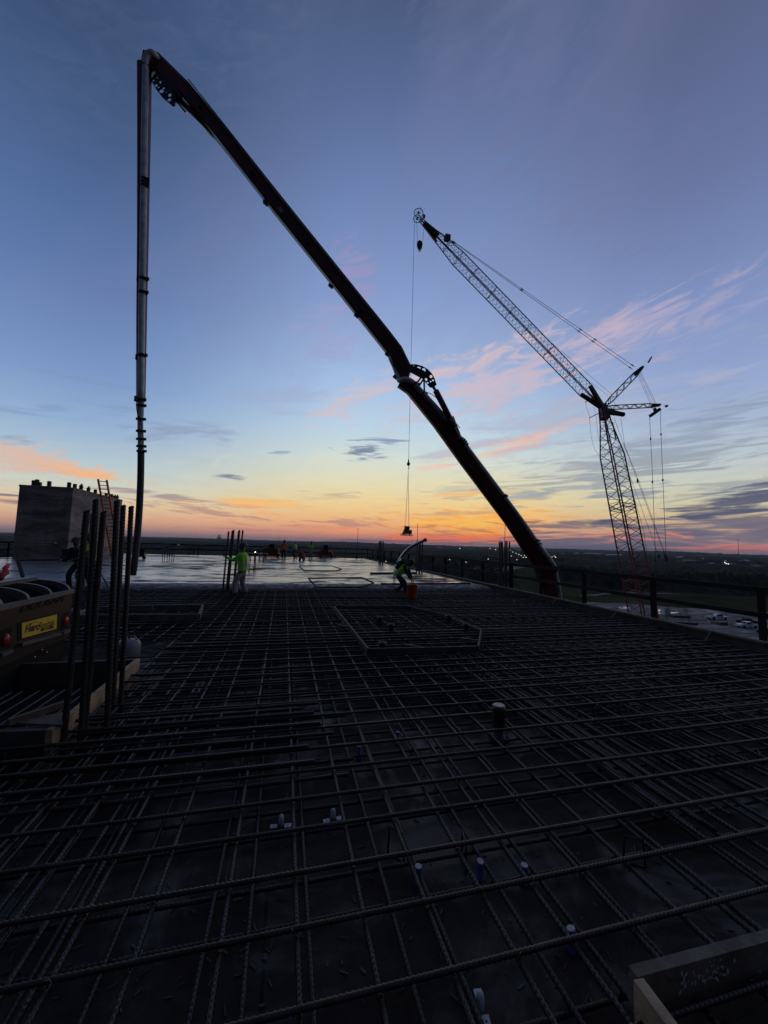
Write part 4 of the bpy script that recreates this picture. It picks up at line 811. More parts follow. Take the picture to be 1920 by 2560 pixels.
for k in (0, 1): MB().tube(smooth([q_+RV*(.06+.05*k)+UV*(.06+.04*k)-F*.2 for q_ in lerps([(470, 225), (560, 338), (705, 520), (855, 706), (985, 868), (1004, 905)], [11.5, 11.7, 12.05, 12.5, 12.85, 12.9])]), .016, 5).build('hydraulic_hose', 'steel_black', bm)
for x, y, Z in ((500, 262, 11.4), (628, 422, 11.6), (770, 600, 12.0), (905, 770, 12.4)): MB().box(at(x, y, Z), (.1, .1, .16)).build('hose_clamp', 'steel_black', bm)
MB().box(at(702, 524, 11.75), (.16, .02, .10), rot=Matrix.Rotation(.9, 3, 'Y')).build('decal_plate', 'far_grey', bm)

# ------------------------------------------------------------------ lattice crane
base = at(1654, 1800, 52); base.z = GZ
Hd = at(1507, 1020, 68); load = at(1017, 1332, 60)
lo_, hi_ = 0, 80
for _ in range(40):
    m_ = (lo_+hi_)/2; yv = proj(load+Vector((0, 0, m_)))[1]
    if yv > 556: lo_ = m_
    else: hi_ = m_
sheave = load+Vector((0, 0, lo_)); Tz = proj(sheave)[2]; Tp = at(1050, 548, Tz+.3)
cr_ = thing('crawler_crane', 'tall red lattice crane with a luffing jib standing beyond the right edge', 'crane', (base.x, base.y, GZ))
def lattice(name, p0, p1, prof, pitch, rc, rl, m, rot=math.pi/4, lace=True):
    """prof: [(t, half side)]"""
    d = (p1-p0).normalized(); u0 = d.cross(p0.lerp(p1, .6)-CP).normalized(); v0 = d.cross(u0)
    def hs(t):
        for (a, x), (b, y) in zip(prof, prof[1:]):
            if t <= b: return x+(y-x)*(t-a)/(b-a)
        return prof[-1][1]
    def cn(t, k): a = rot+k*math.pi/2; return p0.lerp(p1, t)+(u0*math.cos(a)+v0*math.sin(a))*hs(t)*1.414
    mb = MB(); ts = sorted(set([q[0] for q in prof]))
    for k in range(4): mb.tube([cn(t, k) for t in ts], rc, 6)
    n_ = max(2, int((p1-p0).length/pitch))
    for k in range(4):
        for i in range(n_):
            a = cn(i/n_, k+(i % 2)); b = cn((i+1)/n_, k+((i+1) % 2)); mb.tube([a, b], rl, 4, cap=False)
    return mb.build(name, m, cr_), cn
mast, cm_ = lattice('mast', base+Vector((0, 0, 2)), Hd, [(0, .55), (.06, 1.25), (.80, 1.25), (.93, .62), (1, .45)], .88, .12, .048, 'crane_red', rot=.10)
J0 = Hd.lerp(Tp, .075)
jib, cj_ = lattice('jib', Hd, Tp, [(0, .28), (.10, .85), (.80, .85), (.97, .28), (1, .2)], .80, .085, .032, 'crane_dark', rot=.08)
for t_ in (.19, .31, .43, .52, .62, .72, .80, .86):
    mb = MB()
    for k in range(4): mb.tube([cj_(t_, k), cj_(t_, k+1)], .05, 5)
    mb.build('jib_frame', 'crane_dark', cr_)
for t_ in (.60, .36):
    mb = MB()
    for dt in (0, .012):
        for k in range(4): mb.tube([cm_(t_+dt, k), cm_(t_+dt, k+1)], .06, 5)
    mb.build('mast_frame', 'crane_red', cr_)
# head: heavy plates, arms
mb = MB()
for k in (0, 2): mb.beam(Hd.lerp(Tp, .10)+(cj_(.1, k)-Hd.lerp(Tp, .1))*.8, Hd, .5, .5, .7, .7)
mb.build('jib_foot', 'crane_dark', cr_)
MB().beam(Hd+(Hd-base).normalized()*-2.2, Hd+(Hd-base).normalized()*.7, 1.3, 1.2, 1.0, .9).build('mast_head', 'crane_dark', cr_)
S1 = at(1603, 921, 69); S2 = at(1646, 1013, 70)
lattice('upper_strut', Hd, S1, [(0, .16), (.25, .42), (.8, .42), (1, .2)], .9, .09, .05, 'crane_dark')
lattice('lower_strut', Hd+Vector((.5, 0, .1)), S2, [(0, .2), (.2, .36), (.8, .34), (1, .18)], .9, .09, .05, 'crane_dark')
MB().beam(at(1588, 935, 69), at(1607, 917, 69), .7, .6, .5, .45).build('strut_head', 'crane_dark', cr_); MB().beam(at(1630, 1016, 70), at(1650, 1012, 70), .7, .5, .5, .4).build('strut_head', 'crane_dark', cr_)
MB().beam(at(1512, 1028, 68), at(1556, 1036, 68.3), 1.0, .8, .7, .5).build('winch_arm', 'crane_dark', cr_); MB().cyl(at(1556, 1036, 67.7), at(1557, 1036, 69), .42, 14).build('guide_pulley', 'crane_dark', cr_)
MB().beam(at(1507, 1028, 68), at(1473, 1045, 68), .12, .12).build('cable_arm', 'crane_dark', cr_); MB().beam(at(1482, 997, 67.5), at(1463, 1005, 67.5), .12, .12).build('cable_arm', 'crane_dark', cr_)
def rope(pts, r=.028, nm='rope', par=None, m='rope'): return MB().tube(pts, r, 5).build(nm, m, par or cr_)
# pendant lines of the jib
for dx_, dy_ in ((0, 0), (-6, 6)):
    a = at(1060+dx_*.2, 553, Tz+.5); b = at(1588+dx_, 918+dy_, 69); rope([a, b], .035, 'pendant_line')
    for t_ in (.135, .45, .73, .80, .985):
        q = a.lerp(b, t_); d = (b-a).normalized(); MB().tube([q-d*.35, q, q+d*.35], [.05, .12, .05], 6).build('line_socket', 'rope', cr_)
rope([Tp.lerp(Hd, .08)+UV*.7, at(1330, 815, 64), at(1528, 985, 68.5), at(1540, 1016, 69)], .022, 'luffing_rope'); rope([Tp.lerp(Hd, .45)+UV*.9, at(1410, 905, 66), at(1522, 990, 68.5)], .018, 'luffing_rope')
for k, (xa, ya, xb, yb) in enumerate(((1594, 937, 1626, 1010), (1597, 935, 1630, 1009), (1600, 933, 1637, 1009), (1602, 930, 1640, 1008))): rope([at(xa, ya, 69), at(xb, yb, 70)], .022, 'reeving_rope')
sp_ = [(1624, 1041), (1650, 1023)]; MB().beam(at(1624, 1041, 70), at(1651, 1022, 70), .25, .55).build('spreader_bar', 'crane_dark', cr_); MB().beam(at(1636, 1020, 70), at(1640, 1032, 70), .3, .5).build('spreader_link', 'crane_dark', cr_)
def drop(pts, Zs, r, name): return rope([at(x, y, Z) for (x, y), Z in zip(pts, Zs)], r, name)
drop([(1624, 1042), (1626.5, 1098), (1629.5, 1150), (1638, 1370), (1643, 1545), (1648, 1760)], [70, 68, 66, 60, 56, 52], .035, 'backstay_line'); drop([(1651, 1025), (1652.5, 1086), (1655, 1150), (1665, 1382), (1668.5, 1545), (1672, 1760)], [70, 68, 66, 60, 56, 52], .035, 'backstay_line')
for x, y, Z in ((1626.5, 1097, 68), (1652.5, 1086, 68), (1631, 1205, 64), (1657, 1200, 64), (1638.5, 1400, 59), (1665, 1400, 59)): MB().ball(at(x, y, Z), .16, 5, (.8, .8, 1.6)).build('line_socket', 'rope', cr_)
for pts in ([(1535, 1045), (1556, 1102), (1594, 1202), (1663, 1391), (1726, 1563), (1790, 1740)], [(1552, 1045), (1562, 1115), (1597, 1202), (1667, 1396), (1731, 1563), (1794, 1740)], [(1545, 1120), (1582, 1210), (1647, 1391), (1708, 1557), (1772, 1740)], [(1545, 1110), (1579, 1222), (1610, 1330), (1625, 1450), (1640, 1560), (1660, 1740)]):
    n_ = len(pts); drop(pts, [68-16*i/(n_-1) for i in range(n_)], .026, 'backstay_line')
for x, y, Z in ((1594, 1202, 64), (1663, 1391, 59), (1647, 1391, 59), (1667, 1396, 59)): MB().ball(at(x, y, Z), .22, 5, (.7, .7, 1.8)).build('line_socket', 'rope', cr_)
for pts in ([(1463, 1005), (1468, 1022), (1474, 1045), (1478, 1090), (1488, 1125), (1500, 1139), (1513, 1142)], [(1484, 1018), (1490, 1040), (1495, 1085), (1503, 1115), (1512, 1130)]): MB().tube(smooth([at(x, y, 68) for x, y in pts]), .022, 5).build('hanging_cable', 'rope', cr_)
for (x0, y0, x1, y1) in ((1514, 1065, 1521, 1107), (1531, 1056, 1540, 1099)): MB().beam(at(x0, y0, 66.5), at(x1, y1, 66), .38, .2).build('walkway_panel', 'crane_dark', cr_)
# flags on the strut ends
for (x0, y0, x1, y1) in ((1607, 917, 1627, 893), (1651, 1012, 1668, 1012)):
    a = at(x0, y0, 69.5); b = at(x1, y1, 69.5); MB().tube([a, b], .02, 5).build('flag_pole', 'rope', cr_); d = (b-a); n_ = Vector((.3, .2, -.45))
    MB().add([b, b-d*.45+n_*.3, b-d*.30+n_, b+d*.12+n_*.6, b+d*.2+n_*.1], [(0, 1, 2, 3, 4)]).build('flag', 'flag', cr_)
# tip: head plates, two spoked sheaves, hanging lugs
hd_ = MB()
hd_.beam(Tp.lerp(Hd, .02), Tp.lerp(Hd, .09), .5, .7, .7, .9); hd_.build('jib_head', 'crane_dark', cr_)
for a_, b_ in (((1063, 568), (1092, 604)), ((1070, 562), (1096, 590))): MB().beam(at(*a_, Tz+.4), at(*b_, Tz+.6), .28, .22).build('head_plate', 'crane_red', cr_)
def spoked(x, y, R, nm='sheave'):
    q = at(x, y, Tz+.1); mb = MB().torus(q, F, R, .055, 30, 6)
    for k in range(9):
        a = 2*math.pi*k/9+.3; mb.tube([q, q+(RV*math.cos(a)+UV*math.sin(a))*R], .028, 5)
    mb.cyl(q-F*.1, q+F*.1, .16, 10); return mb.build(nm, 'crane_dark', cr_)
spoked(1046.5, 532, 11.3*Tz/FPX); spoked(1043, 547, 9.6*Tz/FPX)
rope([at(1051, 516, Tz), at(1054, 525, Tz)], .03, 'antenna'); MB().box(at(1118, 595, Tz+1.5), (.9, .9, .8)).build('winch', 'crane_dark', cr_); MB().box(at(1060, 541, Tz), (.35, .3, .5)).build('head_lug', 'crane_dark', cr_)
# hoist line and headache ball
ball_p = Vector((load.x, load.y, 0)); 
lo2, hi2 = 0, lo_
for _ in range(40):
    m_ = (lo2+hi2)/2
    if proj(load+Vector((0, 0, m_)))[1] > 1160: lo2 = m_
    else: hi2 = m_
hb = load+Vector((0, 0, lo2))
rope([sheave, hb], .030, 'hoist_rope')
hbt = thing('hoist_hook', 'black headache ball hook on the long hoist rope above the hanging machine', 'hook', hb); MB().ball(hb, .27, 7, (1, 1, 1.15)).build('ball', 'steel_black', hbt); MB().tube([hb+Vector((0, 0, -.3)), hb+Vector((0, 0, -.5)), hb+Vector((.12, 0, -.62)), hb+Vector((.1, 0, -.78)), hb+Vector((-.08, 0, -.76))], .05, 6).build('hook', 'steel_black', hbt)
MB().tube([hb+Vector((0, 0, .25)), hb+Vector((0, 0, .75))], [.13, .08], 8).build('swivel', 'steel_black', hbt)
hk = at(1049, 611, Tz); blk = thing('hook_block', 'dark teardrop hook block hanging just under the jib tip', 'hook block', hk)
k_ = Tz/FPX/5.53; OB = [(0, -50), (35, -28), (40, 10), (30, 50), (10, 75), (-8, 75), (-28, 45), (-38, 10), (-35, -28)]
for nm, oo, th, z_ in (('side_plate', OB, .05, -.18), ('side_plate', OB, .05, .18)):
    O = hk+F*z_; vs_ = [O+RV*x*k_-UV*y*k_+F*s_*th/2 for s_ in (-1, 1) for x, y in oo]; n_ = len(oo); MB().add(vs_, [tuple(range(n_))[::-1], tuple(range(n_, 2*n_))]+[(i, (i+1) % n_, n_+(i+1) % n_, n_+i) for i in range(n_)]).build(nm, 'steel_black', blk)
MB().cyl(hk-F*.16, hk+F*.16, 34*k_, 16).build('sheave', 'steel_black', blk); MB().torus(hk-UV*92*k_, F, 11*k_, 4*k_, 16, 6).build('hook_eye', 'steel_black', blk); MB().cyl(hk-UV*60*k_, hk-UV*82*k_, .12, 8).build('shank', 'steel_black', blk)
rope([at(1042, 556, Tz), at(1043.5, 603, Tz)], .026, 'rope'); rope([at(1060, 570, Tz), at(1057, 603, Tz)], .026, 'rope')
# crawler under carriage
mb = MB(); mb.box(base+Vector((3, 0, 2.6)), (9, 3.2, 2.2)); mb.build('house', 'crane_red', cr_)
for s_ in (-1, 1): MB().box(base+Vector((2, s_*3.4, .8)), (9, 1.2, 1.6)).build('track', 'crane_dark', cr_)
MB().box(base+Vector((9, 0, 3.2)), (2, 5, 2.6)).build('counterweight', 'crane_dark', cr_)

# ------------------------------------------------------------------ ride-on trowel machines
def trowel(loc, rz, label, body, s=1.0, boxy=False):
    r_ = thing('ride_on_trowel', label, 'trowel machine', loc, rz, 'ride-on trowel machines'); G_ = lambda x, y, z: wmat(r_)@Vector((x*s, y*s, z*s))
    for c_ in (-.52, .52):
        mb = MB()
        for z, R in ((.10, .60), (.20, .60)): mb.torus(G_(c_, 0, z), (0, 0, 1), R*s, .016*s, 30, 5)
        for k in range(10):
            a = 2*math.pi*k/10; mb.tube([G_(c_+.6*math.cos(a), .6*math.sin(a), .1), G_(c_+.6*math.cos(a), .6*math.sin(a), .2), G_(c_+.2*math.cos(a), .2*math.sin(a), .34)], .012*s, 5)
        mb.build('guard_ring', body, r_); mb = MB()
        for k in range(4):
            a = math.pi/2*k+.4; mb.beam(G_(c_+.1*math.cos(a), .1*math.sin(a), .05), G_(c_+.56*math.cos(a), .56*math.sin(a), .03), .14*s, .015*s)
        mb.build('rotor', 'steel_dark', r_)
        MB().cyl(G_(c_, 0, .06), G_(c_, 0, .36), .09*s, 10).build('gearbox', 'steel_dark', r_)
    M_ = wmat(r_).to_3x3()
    def bx(nm, c, d, m): return MB().box(G_(*c), [q*s for q in d], rot=M_).build(nm, m, r_)
    bx('frame', (0, 0, .38), (1.5, .55, .10), body); bx('engine_cover', (0, -.22, .60 if not boxy else .66), (.72 if not boxy else 1.3, .42, .38 if not boxy else .55), body); bx('fuel_tank', (-.48, .05, .54), (.26, .40, .22), body); bx('water_tank', (.48, .05, .54), (.26, .40, .22), body)
    bx('seat', (0, .12, .84), (.46, .44, .10), 'black'); bx('seat_back', (0, -.10, 1.06), (.44, .09, .40), 'black')
    for c_ in (-.3, .3): MB().tube([G_(c_, .35, .45), G_(c_, .42, .95), G_(c_*.8, .38, 1.10)], .02*s, 6).build('control_lever', 'steel_black', r_)
    bx('foot_plate', (0, .55, .30), (.7, .3, .03), 'steel_black'); MB().tube([G_(-.36, -.35, .85), G_(-.36, -.36, 1.15), G_(-.2, -.36, 1.2)], .03*s, 6).build('exhaust', 'steel_black', r_)
    return r_
trowel(pz(678, 1397, .25)+Vector((0, .6, 0)), YAW*-1+.1, 'boxy dark red ride-on trowel standing by the work light', 'machine_red', 1.05, True)
trowel(pz(816, 1396, .25)+Vector((0, .6, 0)), -YAW-.15, 'red and orange ride-on trowel at the far edge, right of the three workers', 'machine_red', 1.08)
ht = trowel(load+Vector((0, 0, -.5)), .3, 'dark ride-on trowel hanging in slings from the crane', 'steel_black', 1.02, True)
MB().box(load+Vector((0, 0, .75)), (.7, .6, .55)).build('engine', 'steel_black', ht)
for dx_, dy_ in ((-.35, .1), (.35, -.1), (-.3, -.3), (.4, .3)): rope([hb+Vector((0, 0, -.8)), load+Vector((dx_, dy_, .15))], .016, 'sling', ht)
tag(bpy.data.objects[ht.name], None, None)
rope([load+Vector((.9, .3, -.5)), load+Vector((.92, .3, -4.2))], .012, 'tag_line', ht)

# ------------------------------------------------------------------ trestles and posts at the far side
def trestle(px, py, z, w, h, label, n_=3, tilt=0.0, d=.35, rz=-.1):
    q = pz(px, py, z); r_ = thing('trestle', label, 'trestle', q, rz, 'steel trestles standing on the slab'); G_ = lambda x, y, zz: wmat(r_)@Vector((x, y, zz))
    for i in range(n_):
        for s_ in (-1, 1):
            x = -w/2+w*(i+.5)/n_; MB().cyl(G_(x, s_*d/2, 0), G_(x, s_*d/2, h-.05+tilt*x), .022, 6).build('leg', 'steel_black', r_)
    a, b = G_(-w/2-.15, 0, h-tilt*(w/2+.15)), G_(w/2+.15, 0, h+tilt*(w/2+.15)); MB().beam(a, b, d+.15, .07).build('top_plank', 'steel_black', r_); return r_
trestle(420, 1404, .25, .9, .98, 'trestle with a slanting dark top near the hanging hose', 3, .35)
trestle(484, 1388, .25, 1.2, 1.0, 'far flat-topped trestle between the hose and the bar cluster', 3)
trestle(629, 1428, .25, .55, .92, 'narrow trestle right behind the worker in the brimmed hat', 2)
trestle(648, 1405, .25, .9, .62, 'low trestle under the bright work light', 3)
trestle(897, 1397, .25, 1.1, 1.05, 'trestle with a wide table top left of the three-high bar cluster', 2)
trestle(984, 1411, .25, .5, 1.1, 'small trestle in front of the right end of the far guardrail', 1)
for x, y, h, lab in ((892, 1397, 3.3, 'thin tall rod standing by the table-topped trestle'), (800, 1396, 1.5, 'thin upright rod left of the right trowel machine'), (826, 1394, 1.4, 'thin upright rod just behind the right trowel machine')):
    q = pz(x, y, .25); tag(MB().tube([q, q+Vector((.02, 0, h))], .02, 6).build('steel_rod', 'steel_black'), lab, 'steel rod')
q = pz(647, 1405, .25)+Vector((-.3, 0, .62)); wl = thing('work_light', 'bright white work light shining on the low trestle', 'work light', q)
MB().box(q+Vector((0, .06, .12)), (.22, .10, .18)).build('housing', 'steel_black', wl); MB().ball(q+Vector((0, 0, .12)), .045, 6, (1, .6, 1)).build('lens', 'light_white', wl)
q = pz(352, 1398, .25); mo = thing('motor_unit', 'small dark motor unit on the slab beside the end hose', 'motor unit', q)
MB().box(q+Vector((0, 0, .35)), (.5, .4, .35)).build('housing', 'steel_black', mo); MB().cyl(q+Vector((-.3, 0, .62)), q+Vector((.25, 0, .62)), .15, 12).build('tank', 'black', mo)
for s_ in (-1, 1): MB().cyl(q+Vector((s_*.25, -.2, .12)), q+Vector((s_*.25, -.12, .12)), .12, 14).build('wheel', 'black', mo)

# ------------------------------------------------------------------ people
def ik(a, b, l1, l2, pole):
    d = b-a; L = min(d.length, (l1+l2)*.995); u = d.normalized(); x = (l1*l1-l2*l2+L*L)/(2*L); h = math.sqrt(max(l1*l1-x*x, 0)); p_ = Vector(pole); p_ = (p_-u*p_.dot(u)).normalized()
    return a+u*x+p_*h, a+u*L
def person(label, loc, rz, s=1.0, lean=0.0, ph=.93, feet=((-.12, 0), (.12, 0)), hands=((-.26, .08, .80), (.26, .08, .80)), shirt='hivis_green', vest='hivis', pants='trousers', hat='hat', brim=True, headlean=None, side=0.0, knee=(0, 1, 0), detail=True, hx=0.0, pxy=(0, 0), gloves=None):
    r_ = thing('person', label, 'person', loc, rz); V = Vector; r_.scale = (s, s, s); r_['category'] = 'person'
    P = V((pxy[0], pxy[1], ph)); sd = V((math.sin(side), math.sin(lean)*math.cos(side), math.cos(lean)*math.cos(side))).normalized(); X = V((1, 0, 0)); fw = sd.cross(X)*-1
    fw = X.cross(sd)*-1; fw = -fw if fw.y < 0 else fw
    S = lambda t, w=0, f=0: P+sd*t+X*w+fw*f
    hl = lean*.5 if headlean is None else headlean; hdv = V((math.sin(side)*.5, math.sin(hl), math.cos(hl))).normalized(); nb = S(.50); hc = nb+hdv*.165; hf = V((hx, math.cos(hl), -math.sin(hl))).normalized()
    # joints
    J = {}
    for k, sg_ in ((0, -1), (1, 1)):
        hip = P+X*sg_*.095+V((0, 0, -.03)); ank = V((feet[k][0], feet[k][1], .09+(feet[k][2] if len(feet[k]) > 2 else 0))); kn, ank = ik(hip, ank, .43, .42, knee); J['h', k], J['k', k], J['a', k] = hip, kn, ank
        sh = S(.45, sg_*.185); wr = V(hands[k]); el, wr = ik(sh, wr, .29, .26, fw*-.8+X*sg_*.5+V((0, 0, -.5))); J['s', k], J['e', k], J['w', k] = sh, el, wr
    vs_ = [(P, .115, .10), (S(.16), .11, .095), (S(.32), .125, .10), (S(.44), .115, .085), (nb, .072, .072), (nb+hdv*.06, .068, .068), (hc, .108, .112), (hc+hdv*.07, .088, .092), (hc+hf*.118-hdv*.01, .016, .016), (hc+X*.105-hdv*.01, .016, .024), (hc-X*.105-hdv*.01, .016, .024)]
    es = [(0, 1), (1, 2), (2, 3), (3, 4), (4, 5), (5, 6), (6, 7), (6, 8), (6, 9), (6, 10)]
    def add(p_, r, frm):
        vs_.append((p_, r, r)); es.append((frm, len(vs_)-1)); return len(vs_)-1
    for k in (0, 1):
        i = add(J['h', k], .085, 0); i = add(J['k', k], .055, i); i = add(J['a', k], .038, i); add(J['a', k]+V((0, .14, -.05)), .03, i)
        i = add(J['s', k], .058, 3); i = add(J['e', k], .040, i); i = add(J['w', k], .027, i)
        fd = (J['w', k]-J['e', k]).normalized(); pal = J['w', k]+fd*.06; i = add(pal, .030, i)
        if detail:
            n1_ = fd.cross(X).normalized() if abs(fd.dot(X)) < .9 else fd.cross(V((0, 0, 1))).normalized(); w_2 = fd.cross(n1_).normalized(); curl = -n1_ if n1_.z > 0 else n1_
            for j, (o, l) in enumerate(((-.027, .062), (-.009, .072), (.009, .068), (.027, .052))):
                a = add(pal+fd*.035+w_2*o, .0095, i); b = add(pal+fd*(.035+l*.5)+w_2*o*1.1+curl*.008, .0085, a); add(pal+fd*(.035+l*.85)+w_2*o*1.1+curl*.028, .0075, b)
            a = add(pal-fd*.02+w_2*.042, .011, i); add(pal+fd*.02+w_2*.062+curl*.015, .009, a)
    body = skin('body', vs_, es, 'skin', r_, 1)
    # shirt
    v2 = [(S(.02), .135, .115), (S(.16), .13, .11), (S(.32), .145, .12), (S(.43), .13, .10), (nb-sd*.01, .07, .07)]; e2 = [(0, 1), (1, 2), (2, 3), (3, 4)]
    for k in (0, 1):
        b = len(v2); v2 += [(J['s', k], .075, .075), (J['s', k].lerp(J['e', k], .5), .064, .064), (J['e', k], .056, .056), (J['e', k].lerp(J['w', k], .85), .040, .040)]; e2 += [(3, b), (b, b+1), (b+1, b+2), (b+2, b+3)]
    skin('shirt', v2, e2, shirt, r_, 1)
    v3 = [(P+V((0, 0, .04)), .13, .115), (P+V((0, 0, -.06)), .125, .11)]; e3 = [(0, 1)]
    for k in (0, 1):
        b = len(v3); kn, an, hp = J['k', k], J['a', k], J['h', k]; v3 += [(hp.lerp(kn, .25), .108, .108), (hp.lerp(kn, .6), .096, .096), (kn, .084, .084), (kn.lerp(an, .5), .078, .078), (kn.lerp(an, .88), .072, .072)]; e3 += [(1, b), (b, b+1), (b+1, b+2), (b+2, b+3), (b+3, b+4)]
    skin('trousers', v3, e3, pants, r_, 1)
    for k in (0, 1):
        a = J['a', k]; skin('boot', [(a+V((0, -.01, .16)), .055), (a+V((0, -.02, .02)), .05), (a+V((0, -.03, -.045)), .045), (a+V((0, .07, -.05)), .043), (a+V((0, .15, -.055)), .035)], [(0, 1), (1, 2), (2, 3), (3, 4)], 'boots', r_, 1)
    def loft(nm, rings, m, par, cap=True):
        n_ = 20; q = []
        for c_, rx_, ry_ in rings: q += [c_+X*rx_*math.cos(a)+fw*ry_*math.sin(a) for a in (2*math.pi*i/n_ for i in range(n_))]
        f_ = [(i*n_+k, i*n_+(k+1) % n_, (i+1)*n_+(k+1) % n_, (i+1)*n_+k) for i in range(len(rings)-1) for k in range(n_)]; mb = MB().add(q, f_, True)
        return mb.build(nm, m, par, local=True)
    if vest:
        vt = loft('vest', [(S(-.06), .185, .150), (S(.05), .180, .145), (S(.18), .176, .138), (S(.32), .186, .143), (S(.42), .180, .128), (S(.475), .135, .10), (S(.50), .085, .082)], vest, r_)
        for t_ in (.06, .17): loft('reflective_band', [(S(t_-.025), .187, .151), (S(t_+.025), .185, .149)], 'reflective', vt)
        for sg_ in (-1, 1): MB().add([S(.07, sg_*.10-.022, -.150), S(.07, sg_*.10+.022, -.150), S(.42, sg_*.10+.022, -.133), S(.42, sg_*.10-.022, -.133)], [(0, 1, 2, 3)]).build('reflective_strap', 'reflective', vt, local=True)
    # hat
    o_ = hc+hdv*.045; n_ = 20; rings = [(-.014, .200 if brim else .118), (-.005, .203 if brim else .125), (.004, .118), (.05, .112), (.09, .088), (.115, .045), (.12, .004)]
    W2 = hdv.cross(X).normalized(); q = []
    for z, R in rings: q += [o_+hdv*z+X*R*.92*math.cos(a)+W2*R*1.08*math.sin(a) for a in (2*math.pi*i/n_ for i in range(n_))]
    mb = MB().add(q, [(i*n_+k, i*n_+(k+1) % n_, (i+1)*n_+(k+1) % n_, (i+1)*n_+k) for i in range(len(rings)-1) for k in range(n_)]+[tuple(range(n_))[::-1]], True)
    if not brim: mb.add([o_+hf*.08-X*.09, o_+hf*.08+X*.09, o_+hf*.19+X*.06-hdv*.02, o_+hf*.19-X*.06-hdv*.02], [(0, 1, 2, 3)])
    mb.build('hard_hat', hat, r_, local=True); return r_
# the worker at the bar cluster
person('worker in green sleeves, lime vest and dark brimmed hat gripping the bar cluster', pz(603, 1496, 0), math.pi/2-YAW+.12, 1.04, lean=.07, ph=.93, feet=((-.14, .13), (.14, -.14)), hands=((-.10, .44, 1.28), (.14, .40, 1.22)))
bpy.data.objects['person'].scale = (1.15, 1.15, 1.04)
# the bending worker
pb = pz(1000, 1488, .05)
person('worker bending down to the orange bucket, lime vest and white helmet, backpack on', pb, -math.pi/2-YAW-.35, .98, lean=.80, ph=.78, feet=((-.20, -.26), (.20, .26)), hands=((-.16, .50, .44), (.10, .52, .44)), shirt='navy', vest='hivis', pants='navy', hat='hat', brim=False, headlean=.95, pxy=(0, -.12), knee=(0, 1, 0))
bkt = thing('bucket', 'big orange bucket set on the bars beside the bending worker', 'bucket', pz(1030, 1494, .21))
q = Vector(bkt.location); MB().lathe(q, [(.13, 0), (.15, .02), (.17, .40), (.18, .405), (.18, .43), (.165, .43), (.14, .04), (.01, .035)], 24).build('pail', 'bucket', bkt)
MB().tube([q+Vector((.175*math.cos(a), .06, .40-.0+.17*math.sin(a)*-.2)) for a in [math.pi*k/8 for k in range(9)]], .006, 6).build('bail', 'steel_black', bkt)
pbm = Matrix.Translation(pb) @ Matrix.Rotation(-math.pi/2-YAW-.35, 4, 'Z'); bpq = thing('backpack', 'dark backpack unit worn on the back of the bending worker', 'backpack', pb); gq = lambda x, y, z: pbm@Vector((x, y, z))
bm_ = MB().beam(gq(0, -.14, .98), gq(0, .13, 1.24), .30, .17, .27, .14, up=gq(0, -.5, .5)-gq(0, 0, 0), ch=.18); bm_.build('pack', 'navy', bpq)
for s_ in (-.1, .1): MB().tube([gq(s_, .12, 1.28), gq(s_*1.3, .24, 1.18), gq(s_*1.3, .20, 1.04)], .018, 6).build('strap', 'black', bpq)
# shiny bent pipe standing behind
pp = [(985, 1440), (990, 1415), (1001, 1396), (1012, 1381), (1025, 1369), (1041, 1360), (1056, 1353), (1064, 1349.5)]
gp = thing('bent_pipe', 'shiny bent steel pipe rising behind the bending worker', 'pipe', pz(985, 1440, .25)); P = [pz(985, 1437, .25)]+lerps(pp[1:], [14.6, 14.5, 14.4, 14.3, 14.2, 14.1, 14.05])
MB().tube(smooth(P), .055, 14).build('tube', 'chrome', gp); e = lerps([(1061, 1351), (1066, 1348.7)], [14.07, 14.04]); MB().tube(e, .066, 14).build('end_collar', 'black', gp)
bpk = person
# far workers
person('worker in an orange vest standing beside the boxy red trowel machine', pz(709, 1398, .25), math.pi-YAW, 1.0, shirt='orange_cloth', vest='orange_cloth', pants='navy', hat='hat', brim=True, detail=False, hands=((-.2, .16, 1.0), (.24, .1, .85)))
person('worker in a lime vest and white hard hat, middle of the three standing far off', pz(737, 1396, .25), math.pi/2-YAW, .97, shirt='hivis', vest='hivis', pants='navy', hat='hat_white', brim=False, detail=False, hands=((-.18, .28, 1.12), (.18, .28, 1.12)))
person('worker in a green top, rightmost of the three standing far off', pz(777, 1396, .25), math.pi*.9-YAW, .98, shirt='hivis', vest=None, pants='trousers', hat='hat', brim=False, detail=False, hands=((-.1, .22, 1.1), (.12, .22, 1.1)))
person('worker in orange kneeling bent over on the wet slab', pz(754, 1402, .25), math.pi-YAW, 1.08, lean=1.15, ph=.42, feet=((-.16, -.35), (.16, -.35)), hands=((-.28, .55, .12), (.28, .55, .10)), shirt='orange_cloth', vest='orange_cloth', pants='navy', hat='hat', brim=False, headlean=1.3, knee=(0, 1, -.2), detail=False)
